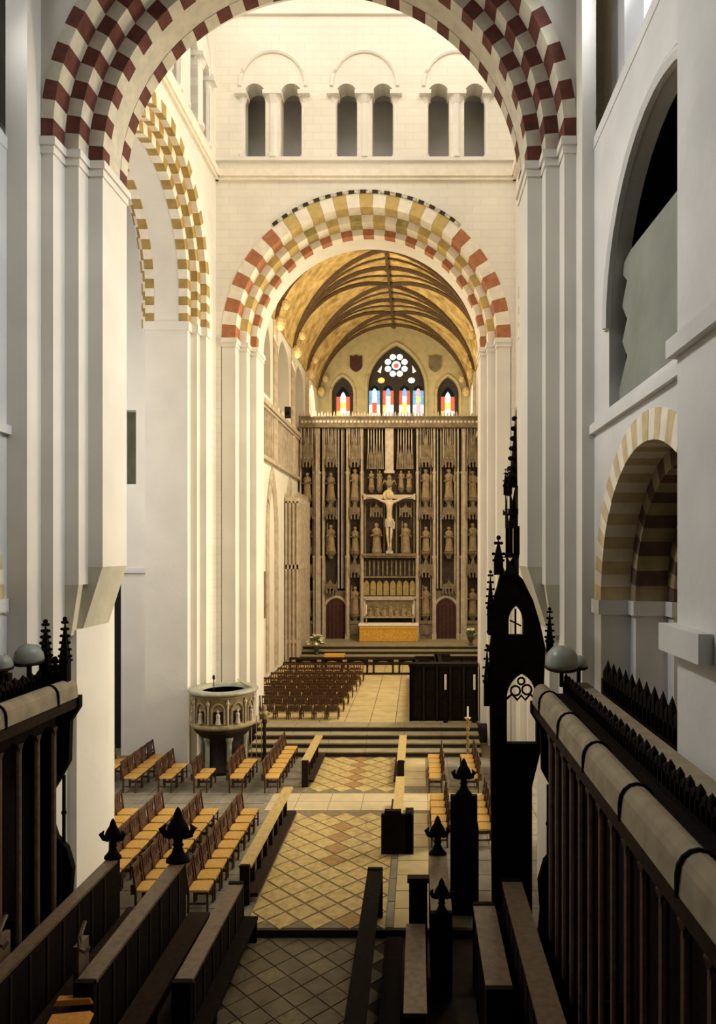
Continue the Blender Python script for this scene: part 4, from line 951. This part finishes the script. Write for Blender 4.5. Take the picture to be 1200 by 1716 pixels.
# ================================================================== CHOIR FURNITURE
def poppyhead(b, x, y, z, h):
    w = h*0.36
    b.lathe([(w*0.62, 0), (w*0.60, h*0.05), (w*0.34, h*0.16), (w*0.22, h*0.27), (w*0.30, h*0.31), (w*0.22, h*0.35), (w*0.26, h*0.42), (w*0.50, h*0.52), (w*0.56, h*0.60), (w*0.44, h*0.70), (w*0.26, h*0.80), (w*0.20, h*0.88), (w*0.10, h*0.96), (0.0, h)], 12, (x, y, z), sy=0.55)
    for s in (-1, 1):
        b.path([(x+s*w*0.3, y, z+h*0.44), (x+s*w*0.62, y, z+h*0.50), (x+s*w*0.80, y, z+h*0.60), (x+s*w*0.62, y, z+h*0.68)], [0.04*h, 0.07*h, 0.065*h, 0.02*h], 8)
def desk(label, x0, x1, y0, y1, zt, zb, s, heads=(), topm='wood_desk'):
    """long book desk: sloping-edged top, panelled front, ends with poppyheads; s = side that faces the aisle (+1 = +x)"""
    xm = (x0+x1)/2; t = thing('choir_desk', label, 'desk', (xm, y0, zb)); n = y1-y0; hw = (x1-x0)/2; h = zt-zb
    b = MB(); b.box(-hw, hw, 0, n, h-0.05, h); obj('desk_top', b, topm, t)
    b = MB(); b.box(s*hw*0.75-0.03, s*hw*0.75+0.03, 0.03, n-0.03, 0, h-0.05); fp = obj('front_panel', b, 'wood', t)
    k = 0; yy = 0.1
    while yy < n-0.2:
        b = MB(); b.box(s*(hw*0.75+0.03)-0.015, s*(hw*0.75+0.03)+0.015, yy, yy+0.06, 0.05, h-0.08); obj('stile', b, 'wood_mid', fp); yy += 0.48
    for yy in (0, n):
        b = MB(); b.box(-hw, hw, yy-0.05, yy+0.05, 0, h+0.02); e_ = obj('end_panel', b, 'wood', t)
    for yy, hh in heads:
        b = MB(); poppyhead(b, 0, yy-y0, h, hh); obj('poppyhead', b, 'wood', t, True)
desk('front left choir desk with grey-brown top beside the aisle', -1.62, -1.34, 10.4, 13.5, 0.95, -0.15, 1)
desk('second left choir desk ending in a tall poppyhead before the chairs', -2.82, -2.54, 9.9, 13.75, 1.25, -0.15, 1, [(13.75, 1.08)])
desk('rear left choir desk below the canopied stall end', -3.78, -3.56, 9.0, 13.1, 1.6, -0.15, 1, [(13.1, 0.75)])
desk('front right choir desk, dark and narrow beside the aisle', 1.0, 1.30, 6.5, 14.1, 0.95, -0.15, -1, (), 'wood')  # top gets no light, so it is coloured black oak
desk('lit right choir desk between two poppyheads', 2.22, 2.58, 11.8, 14.1, 1.25, -0.15, -1, [(14.1, 0.78), (11.75, 0.62)])
desk('broad brown right choir desk before the rear stalls', 2.95, 3.32, 9.75, 12.1, 1.25, -0.15, -1)
desk('rear right choir desk running long below the throne', 3.46, 3.80, 4.0, 12.22, 1.6, -0.15, -1)
def bench2(label, x0, x1, y0, y1, z, m='wood_desk', back=None):
    t = thing('choir_bench', label, 'bench', ((x0+x1)/2, y0, -0.15)); hw = (x1-x0)/2; n = y1-y0
    b = MB(); b.box(-hw, hw, 0, n, z+0.15-0.06, z+0.15); obj('seat', b, m, t)
    for yy in (0.05, n*0.5, n-0.05):
        b = MB(); b.box(-hw*0.9, hw*0.9, yy-0.04, yy+0.04, 0, z+0.09); obj('support', b, 'wood', t)
    b = MB(); b.box(-hw*0.9, -hw*0.9+0.04, 0.02, n-0.02, 0, z+0.09); obj('front_board', b, 'wood', t)
    if back:
        b = MB(); b.box(back-0.03-(x0+x1)/2, back+0.03-(x0+x1)/2, 0, n, z+0.15, z+0.85); obj('backrest', b, 'wood', t)
bench2('lit brown bench seat between the first right choir desks', 1.80, 2.13, 9.8, 12.16, 0.88)
bench2('low dark bench in front of the left choir desk', -1.33, -1.06, 8.0, 13.5, 0.32, 'wood')
bench2('dark bench between the first two left choir desks', -2.35, -1.95, 8.0, 13.4, 0.45, 'wood_mid')
bench2('dark bench between the second and rear left desks', -3.35, -3.0, 7.0, 13.0, 0.75, 'wood_mid')
bench2('dark bench beside the front right choir desk', 1.42, 1.74, 7.0, 12.6, 0.42, 'wood')
# stall ends: dark block, and a tall end with a poppyhead
t = thing('stall_end', 'dark square stall end behind the lit bench seat', 'stall end', (2.02, 12.3, -0.15))
b = MB(); b.box(-0.17, 0.15, -0.06, 0.06, 0, 1.75); obj('end_panel', b, 'wood', t); b = MB(); b.box(-0.2, 0.18, -0.08, 0.08, 1.70, 1.78); obj('capping', b, 'wood_mid', t)
t = thing('stall_end', 'tall dark stall end with poppyhead among the right chairs', 'stall end', (2.93, 14.2, -0.15))
b = MB(); b.box(-0.27, 0.27, -0.06, 0.06, 0, 2.55); b.box(-0.22, 0.3, 0.0, 0.9, 0, 1.9); obj('end_panel', b, 'wood', t)
b = MB(); poppyhead(b, 0, 0, 2.55, 0.75); obj('poppyhead', b, 'wood', t, True)
# books / cushions in the left stalls, warm lamp light put into their orange
for (x, y, z, rz_, lb) in ((-2.78+0.12, 9.35, 1.0, 0.15, 'orange cushion on the nearest left stall, largest and lowest'), (-2.80, 9.85, 1.0, 0.1, 'thin orange kneeler behind the larger orange cushion')):
    b = MB(); w_, d_ = (0.28, 0.22) if z and lb.startswith('orange') else (0.26, 0.07)
    b.add([(-w_, -d_, 0), (w_, -d_, 0), (w_, d_, 0), (-w_, d_, 0), (-w_*.86, -d_*.8, .07), (w_*.86, -d_*.8, .07), (w_*.86, d_*.8, .07), (-w_*.86, d_*.8, .07)], [(0,3,2,1),(4,5,6,7),(0,1,5,4),(1,2,6,5),(2,3,7,6),(3,0,4,7)])
    o = obj('seat_cushion', b, 'cushion'); o.location = (x, y, z); o.rotation_euler = (0, 0, rz_); tag(o, lb, 'cushion')
# scrolled arm rests, the light they catch put into paler oak
for i, (x, y, z) in enumerate(((-3.0, 10.3, 1.55), (-3.95, 9.9, 1.85), (-3.75, 9.0, 1.45))):
    b = MB(); b.path([(x, y+0.28, z+0.2), (x+0.02, y+0.08, z+0.08), (x+0.06, y, z-0.06), (x+0.16, y-0.04, z-0.08), (x+0.2, y, z-0.02)], [0.03, 0.035, 0.04, 0.04, 0.02], 6)
    b.box(x-0.03, x+0.05, y-0.02, y+0.3, -0.15, z-0.02)
    tag(obj('scrolled_elbow', b, 'wood_desk'), ('scrolled stall elbow beside the second left desk', 'scrolled stall elbow at the rear left desk edge', 'scrolled stall elbow low at the left picture edge')[i], 'stall elbow')

# ---- canopied rear stalls on both sides
def canopied_stalls(label, s, xf, y0, y1):
    """rear choir stalls: base, back panels, slender shafts, dark soffit, paler rolled coping in lengths, ledge and two crestings"""
    t = thing('canopied_stalls', label, 'choir stalls', (s*xf, y0, -0.15)); n = y1-y0; Z = 5.1+0.15
    X = lambda d: s*d                      # d = distance from the front edge towards the wall
    def bx(name, d0, d1, ya, yb, z0, z1, m, par=t):
        b = MB(); b.box(min(X(d0), X(d1)), max(X(d0), X(d1)), ya, yb, z0, z1); return obj(name, b, m, par)
    bx('base', -0.2, 0.77, 0, n, 0, 0.5, 'wood'); bx('seat', 0.3, 0.7, 0, n, 0.95, 1.02, 'wood_mid'); bx('back', 0.70, 0.77, 0, n, 0.5, Z-0.4, 'wood')
    bx('soffit', 0.0, 0.78, 0, n, Z-0.55, Z-0.30, 'wood')
    k = 0; yy = n-0.35
    while yy > 0.3:
        b = MB(); b.tube((X(0.10), yy, 0.5), (X(0.10), yy, Z-0.85), 0.05, n=8); b.lathe([(0.035, 0), (0.07, 0.1), (0.08, 0.14)], 6, (X(0.10), yy, Z-0.9)); b.lathe([(0.08, 0), (0.07, 0.08), (0.035, 0.14)], 6, (X(0.10), yy, 0.5)); obj('canopy_shaft', b, 'wood_shaft', t)
        b = MB(); lp = [(yy-0.52, Z-0.5), (yy-0.52, Z-0.8)]+[(yy-0.26-0.24*math.cos(PI*q/8), Z-0.95+0.26*math.sin(PI*q/8)) for q in range(9)]+[(yy, Z-0.8), (yy, Z-0.5)]
        b.prism([lp], (lambda u, v, w: (X(w), u, v)), 0.06, 0.12); obj('canopy_arch', b, 'wood', t)
        bx('stall_division', 0.3, 0.7, yy-0.03, yy+0.03, 0.5, 1.5, 'wood')
        yy -= 0.52
    # rolled coping in separate lengths
    yy = n; L_ = 1.47; first = True
    while yy > 0.05:
        ya = max(0, yy-(0.7 if first else L_)); b = MB()
        prof = [(X(0.0+0.20*math.cos(PI+PI*q/8)), Z-0.16+0.17*math.sin(PI*q/8)*1.0) for q in range(9)]
        prof = [(X(-0.145*math.cos(PI*q/8)), Z-0.17+0.17*math.sin(PI*q/8)) for q in range(9)]+[(X(0.16), Z-0.32), (X(-0.16), Z-0.32)]
        b.prism([prof], (lambda u, v, w: (u, w, v)), ya+0.015, yy-0.005); obj('coping', b, 'coping', t)
        b = MB(); prof2 = [(X(-0.18*math.cos(PI*q/8)), Z-0.17+0.195*math.sin(PI*q/8)) for q in range(9)]+[(X(0.18), Z-0.34), (X(-0.18), Z-0.34)]
        b.prism([prof2], (lambda u, v, w: (u, w, v)), ya-0.005, ya+0.02); obj('coping_joint', b, 'wood', t)
        yy = ya; first = False
    bx('cornice', -0.14, 0.2, 0, n, Z-0.5, Z-0.32, 'wood_mid')
    bx('roof', 0.2, 0.78, 0, n, Z-0.35, Z-0.16, 'wood')
    bx('ledge', 0.50, 0.76, 0, n, Z-0.2, Z+0.02, 'coping')
    for name, d, h, st_ in (('cresting', 0.38, 0.20, 0.12), ('cresting', 1.02, 0.46, 0.16)):
        b = MB(); ys = 0.0 if d < 0.9 else 7.85-y0; yy = ys+0.05
        bx_ = b.box(min(X(d-0.03), X(d+0.03)), max(X(d-0.03), X(d+0.03)), ys, n, Z-0.25, Z+h*0.22)
        k = 0
        while yy < n-0.05:
            hh = h*(1.0 if k % 2 == 0 else 0.72); w_ = st_*0.42
            b.add([(X(d)-0.03, yy-w_, Z-0.1), (X(d)+0.03, yy-w_, Z-0.1), (X(d)+0.03, yy+w_, Z-0.1), (X(d)-0.03, yy+w_, Z-0.1), (X(d)-0.03, yy-w_*.8, Z+hh*.7), (X(d)+0.03, yy-w_*.8, Z+hh*.7), (X(d)+0.03, yy+w_*.8, Z+hh*.7), (X(d)-0.03, yy+w_*.8, Z+hh*.7), (X(d), yy, Z+hh)],
                  [(0,1,5,4),(1,2,6,5),(2,3,7,6),(3,0,4,7),(4,5,8),(5,6,8),(6,7,8),(7,4,8)])
            yy += st_; k += 1
        c = obj(name, b, 'wood', t); c['kind'] = 'stuff'
    # carved end: S-curved profile with an opening and a slender outer shaft
    out = [(-0.18, Z-0.5), (-0.02, Z-0.75), (0.0, Z-1.45), (0.16, Z-1.75), (0.28, Z-1.95), (0.30, Z-2.5), (0.22, Z-2.75), (0.04, Z-2.95), (-0.06, Z-3.3), (-0.02, Z-3.8), (-0.1, 0.6), (-0.1, 0), (0.95, 0), (0.95, Z-0.3), (-0.18, Z-0.3)]
    b = MB(); b.prism([[(X(u), v) for (u, v) in out]], FX(0), n-0.02, n+0.10); obj('end_panel', b, 'wood', t)
    b = MB(); b.tube((X(0.12), n+0.05, Z-2.9), (X(0.12), n+0.05, Z-1.7), 0.03, n=6); b.ball((X(0.12), n+0.05, Z-2.35), 0.05, 0.05, 0.05, 6, 4); obj('end_shaft', b, 'wood', t)
    return t, Z
def pinnacle(b, x, y, z0, z1, w, n=6):
    b.box(x-w*0.5, x+w*0.5, y-w*0.5, y+w*0.5, z0, z0+(z1-z0)*0.42); zc = z0+(z1-z0)*0.42
    b.box(x-w*0.65, x+w*0.65, y-w*0.65, y+w*0.65, zc-0.04, zc)
    b.add([(x-w*.5, y-w*.5, zc), (x+w*.5, y-w*.5, zc), (x+w*.5, y+w*.5, zc), (x-w*.5, y+w*.5, zc), (x, y, z1)], [(0,1,4),(1,2,4),(2,3,4),(3,0,4)])
    for k in range(n):
        t = (k+0.5)/n; z = zc+(z1-zc)*t; r = w*0.5*(1-t)+w*0.22
        for dx, dy in ((1, 0), (-1, 0), (0, 1), (0, -1)): b.ball((x+dx*r, y+dy*r, z), w*0.24, w*0.24, w*0.2, 5, 4)
    b.ball((x, y, z1), w*0.3, w*0.3, w*0.3, 5, 4)
stl, ZL = canopied_stalls('dark canopied stalls along the left choir wall', -1, 4.06, 4.0, 12.25)
b = MB(); pinnacle(b, 0.0, 8.1, ZL-0.15, ZL+1.05, 0.14); obj('pinnacle', b, 'wood', stl)
b = MB(); pinnacle(b, -0.36, 8.15, ZL-0.1, ZL+1.0, 0.15); obj('pinnacle', b, 'wood', stl)
b = MB(); pinnacle(b, -0.18, 8.12, ZL-0.1, ZL+0.36, 0.16, 3); obj('pinnacle', b, 'wood', stl)
strr, ZR = canopied_stalls('dark canopied stalls along the right choir wall, paler coping on top', 1, 4.07, 1.0, 11.75)

# ---- throne canopy with half spire at the end of the right stalls
th = thing('throne_canopy', 'tall black openwork throne canopy with a crocketed spire', 'throne canopy', (3.72, 12.3, -0.15))
T = lambda z: z+0.15
# openwork end screen: arch with tracery, small upper light
u0, u1 = -0.40, 0.55
opening = pointed(0.10, 0.26, T(3.95), T(4.75), 0.42, 8)
upper = pointed(0.0, 0.13, T(5.85), T(6.1), 0.26, 5)
outline = [(u0, 0), (0.28, 0), (0.28, T(3.2)), (0.45, T(3.9)), (0.50, T(5.3)), (0.52, T(5.6)), (0.42, T(6.05)), (0.30, T(6.45)), (0.12, T(6.82)), (0.0, T(6.95)), (-0.26, T(6.95)), (-0.32, T(6.7)), (-0.38, T(6.5)), (-0.42, T(5.9)), (-0.46, T(5.6))]
b = MB(); b.prism([outline, opening, upper], FX(0), 0.0, 0.16); obj('openwork_screen', b, 'wood', th)
# cusped tracery in the opening
b = MB()
for cxx, cz, r in ((0.0, T(4.86), 0.085), (0.2, T(4.88), 0.085), (0.1, T(5.03), 0.06)):
    b.path([(cxx+r*math.cos(2*PI*k/10), 0.08, cz+r*math.sin(2*PI*k/10)) for k in range(11)], 0.02, 5)
b.path([(-0.16, 0.08, T(4.72)), (-0.06, 0.08, T(4.8)), (0.03, 0.08, T(4.7)), (0.1, 0.08, T(4.78)), (0.17, 0.08, T(4.7)), (0.26, 0.08, T(4.8)), (0.36, 0.08, T(4.7))], 0.025, 5)
obj('tracery', b, 'wood', th)
b = MB(); b.path([(0.0, 0.08, T(5.85)), (0.0, 0.08, T(6.3))], 0.018, 5); b.path([(-0.1, 0.08, T(6.1)), (0.1, 0.08, T(6.0))], 0.015, 5); obj('tracery', b, 'wood', th)
for u, z0, z1, n_ in ((0.60, T(5.35), T(6.3), 5), (-0.50, T(4.6), T(5.65), 4), (-0.44, T(5.9), T(6.95), 5), (-0.30, T(6.9), T(7.55), 2)):
    b = MB(); pinnacle(b, u, 0.08, z0, z1, 0.11 if n_ > 2 else 0.15, n_); obj('pinnacle', b, 'wood', th)
for z in (4.7, 5.0, 5.3, 5.6, 5.9, 6.2):
    b = MB(); b.ball((-0.45, 0.08, T(z)), 0.06, 0.08, 0.07, 6, 4); obj('crocket', b, 'wood', th)
# canopy body (half octagon), lantern stages and the half spire
def halfoct(r, z0, z1, r1=None):
    r1 = r if r1 is None else r1; bb = MB(); pts = [PI/2+PI*k/4 for k in range(5)]; vv = []
    for rr, z in ((r, z0), (r1, z1)): vv += [(0.02+rr*math.cos(a), 0.1+rr*math.sin(a), z) for a in pts]
    bb.add(vv, [(k, k+1, 6+k-1, 5+k) for k in range(4)]+[(0,1,2,3,4), (5,6,7,8,9), (0,4,9,5)]); return bb
b = halfoct(0.30, T(6.9), T(7.25)); b.add(*[(lambda q: (q.v, q.f))(halfoct(0.33, T(7.2), T(7.28)))][0]); obj('lantern_base', b, 'wood', th)
b = MB()
for a in (PI/2, PI*0.75, PI, PI*1.25, PI*1.5): b.box(0.02+0.16*math.cos(a)-0.03, 0.02+0.16*math.cos(a)+0.03, 0.1+0.16*math.sin(a)-0.03, 0.1+0.16*math.sin(a)+0.03, T(7.25), T(7.75))
obj('lantern_posts', b, 'wood', th)
b = halfoct(0.2, T(7.72), T(8.45)); q = halfoct(0.24, T(7.95), T(8.05)); b.add(q.v, q.f); obj('lantern', b, 'wood', th)
for a in (PI*0.75, PI, PI*1.25):
    b = MB(); pinnacle(b, 0.02+0.19*math.cos(a), 0.1+0.19*math.sin(a), T(8.3), T(8.75), 0.07, 2); obj('pinnacle', b, 'wood', th)
b = halfoct(0.13, T(8.45), T(9.85), 0.012); obj('spire', b, 'wood', th)
for k in range(7):
    z = 8.6+k*0.175; r = 0.13*(1-(z-8.45)/1.4)+0.03
    for a in (PI*0.75, PI, PI*1.25):
        b = MB(); b.ball((0.02+r*math.cos(a), 0.1+r*math.sin(a), T(z)), 0.045, 0.045, 0.04, 5, 4); obj('crocket', b, 'wood', th)

# ---- floodlight bowls on top of the stalls
def bowl(label, loc, r, tilt):
    t = thing('floodlight_bowl', label, 'floodlight', loc, 0, 'floodlights on the stall canopies')
    b = MB(); b.lathe([(r, 0), (r*1.0, r*0.35), (r*0.9, r*0.8), (r*0.6, r*1.18), (0.0, r*1.35)], 20); o = obj('reflector', b, 'lamp', t, True); o.rotation_euler = (tilt, 0, 0)
    b = MB(); b.lathe([(r, -0.02), (r*1.06, 0.0), (r, 0.03)], 20); o2 = obj('rim', b, 'wood_mid', t); o2.rotation_euler = (tilt, 0, 0)
    b = MB(); b.box(-0.03, 0.03, -0.03, 0.03, -0.32, 0.0); obj('bracket', b, 'black', t)
bowl('large grey floodlight bowl beside the black throne canopy', (4.35, 11.5, 5.42), 0.27, 0.15)
bowl('small grey floodlight bowl behind the larger one, right stalls', (4.72, 11.9, 5.36), 0.15, 0.15)
bowl('larger floodlight bowl behind the left stall pinnacles', (-4.62, 12.0, 5.42), 0.24, 0.1)
bowl('smaller floodlight bowl at the left edge above the stalls', (-4.85, 11.6, 5.38), 0.17, 0.1)

# ================================================================== DARK PRESBYTERY STALLS AND FITTINGS ON THE SOUTH SIDE
for i, (x0, y0, y1, zt) in enumerate(((1.75, 28.2, 36.5, 1.75), (2.9, 28.2, 36.8, 1.95))):
    t = thing('presbytery_stall', ('front dark stall row right of the presbytery aisle', 'rear dark stall row right of the presbytery aisle')[i], 'choir stalls', (x0, y0, 0.7)); n = y1-y0
    b = MB(); b.box(0, 0.12, 0, n, 0, zt-0.7); obj('front_panel', b, 'wood', t)
    b = MB(); b.box(-0.05, 0.3, -0.02, n, zt-0.75, zt-0.7); obj('desk_top', b, 'wood', t)
    b = MB(); b.box(0.4, 0.8, 0.05, n-0.05, 0.38, 0.45); obj('seat', b, 'wood', t)
    for yy in (0.0, n): b = MB(); b.box(0, 0.8, yy-0.05, yy+0.05, 0, zt-0.7); obj('end_panel', b, 'wood', t)
    for k in range(int(n/0.7)):
        b = MB(); b.box(-0.02, 0.01, 0.1+k*0.7, 0.6+k*0.7, 0.12, zt-0.9); obj('panel', b, 'wood_mid', t)
t = thing('panelled_screen', 'tall dark panelled stall back closing the right of the steps', 'screen', (1.68, 27.45, 0.7))
b = MB(); b.box(0, 2.65, 0.06, 0.16, 0, 2.15); obj('back_board', b, 'wood', t)
b = MB(); b.box(-0.04, 2.69, 0.0, 0.5, 2.12, 2.24); obj('cornice', b, 'wood', t)
for k in range(6): b = MB(); b.box(k*0.52, k*0.52+0.07, 0.0, 0.1, 0, 2.12); obj('stile', b, 'wood_mid', t)
for k in range(5):
    for z0, z1 in ((0.12, 0.85), (0.98, 1.95)): b = MB(); b.box(k*0.52+0.13, k*0.52+0.46, 0.03, 0.07, z0, z1); obj('panel', b, 'wood', t)
for x in (0.0, 2.55): b = MB(); b.box(x, x+0.1, 0.0, 0.5, 0, 2.12); obj('end_panel', b, 'wood', t)
for i, x in enumerate((3.08, 4.2)):
    t = thing('candle_stand', 'white candle on a dark stand before the %s of the tall stall back' % ('middle' if i == 0 else 'far end'), 'candle stand', (x, 27.28, 0.7), 0, 'candles before the tall stall back')
    b = MB(); b.lathe([(0.1, 0), (0.1, 0.04), (0.03, 0.1), (0.02, 0.6), (0.035, 0.7), (0.02, 0.8), (0.02, 1.2), (0.06, 1.24), (0.06, 1.27)], 8); obj('stem', b, 'wood', t)
    b = MB(); b.tube((0, 0, 1.27), (0, 0, 1.85), 0.045, n=8); obj('candle', b, 'candle', t)
# turned brass standard
t = thing('brass_standard', 'slender turned brass standard among the right chairs', 'candle stand', (3.75, 24.6, 0))
b = MB(); pr = [(0.22, 0), (0.22, 0.05), (0.1, 0.12), (0.05, 0.2)]
for k in range(6): pr += [(0.035, 0.25+k*0.2), (0.075, 0.33+k*0.2), (0.035, 0.41+k*0.2)]
pr += [(0.12, 1.5), (0.12, 1.53)]; b.lathe(pr, 10); obj('stem', b, 'brass', t, True)
b = MB(); b.tube((0, 0, 1.53), (0, 0, 1.9), 0.03, n=8); obj('candle', b, 'candle', t)
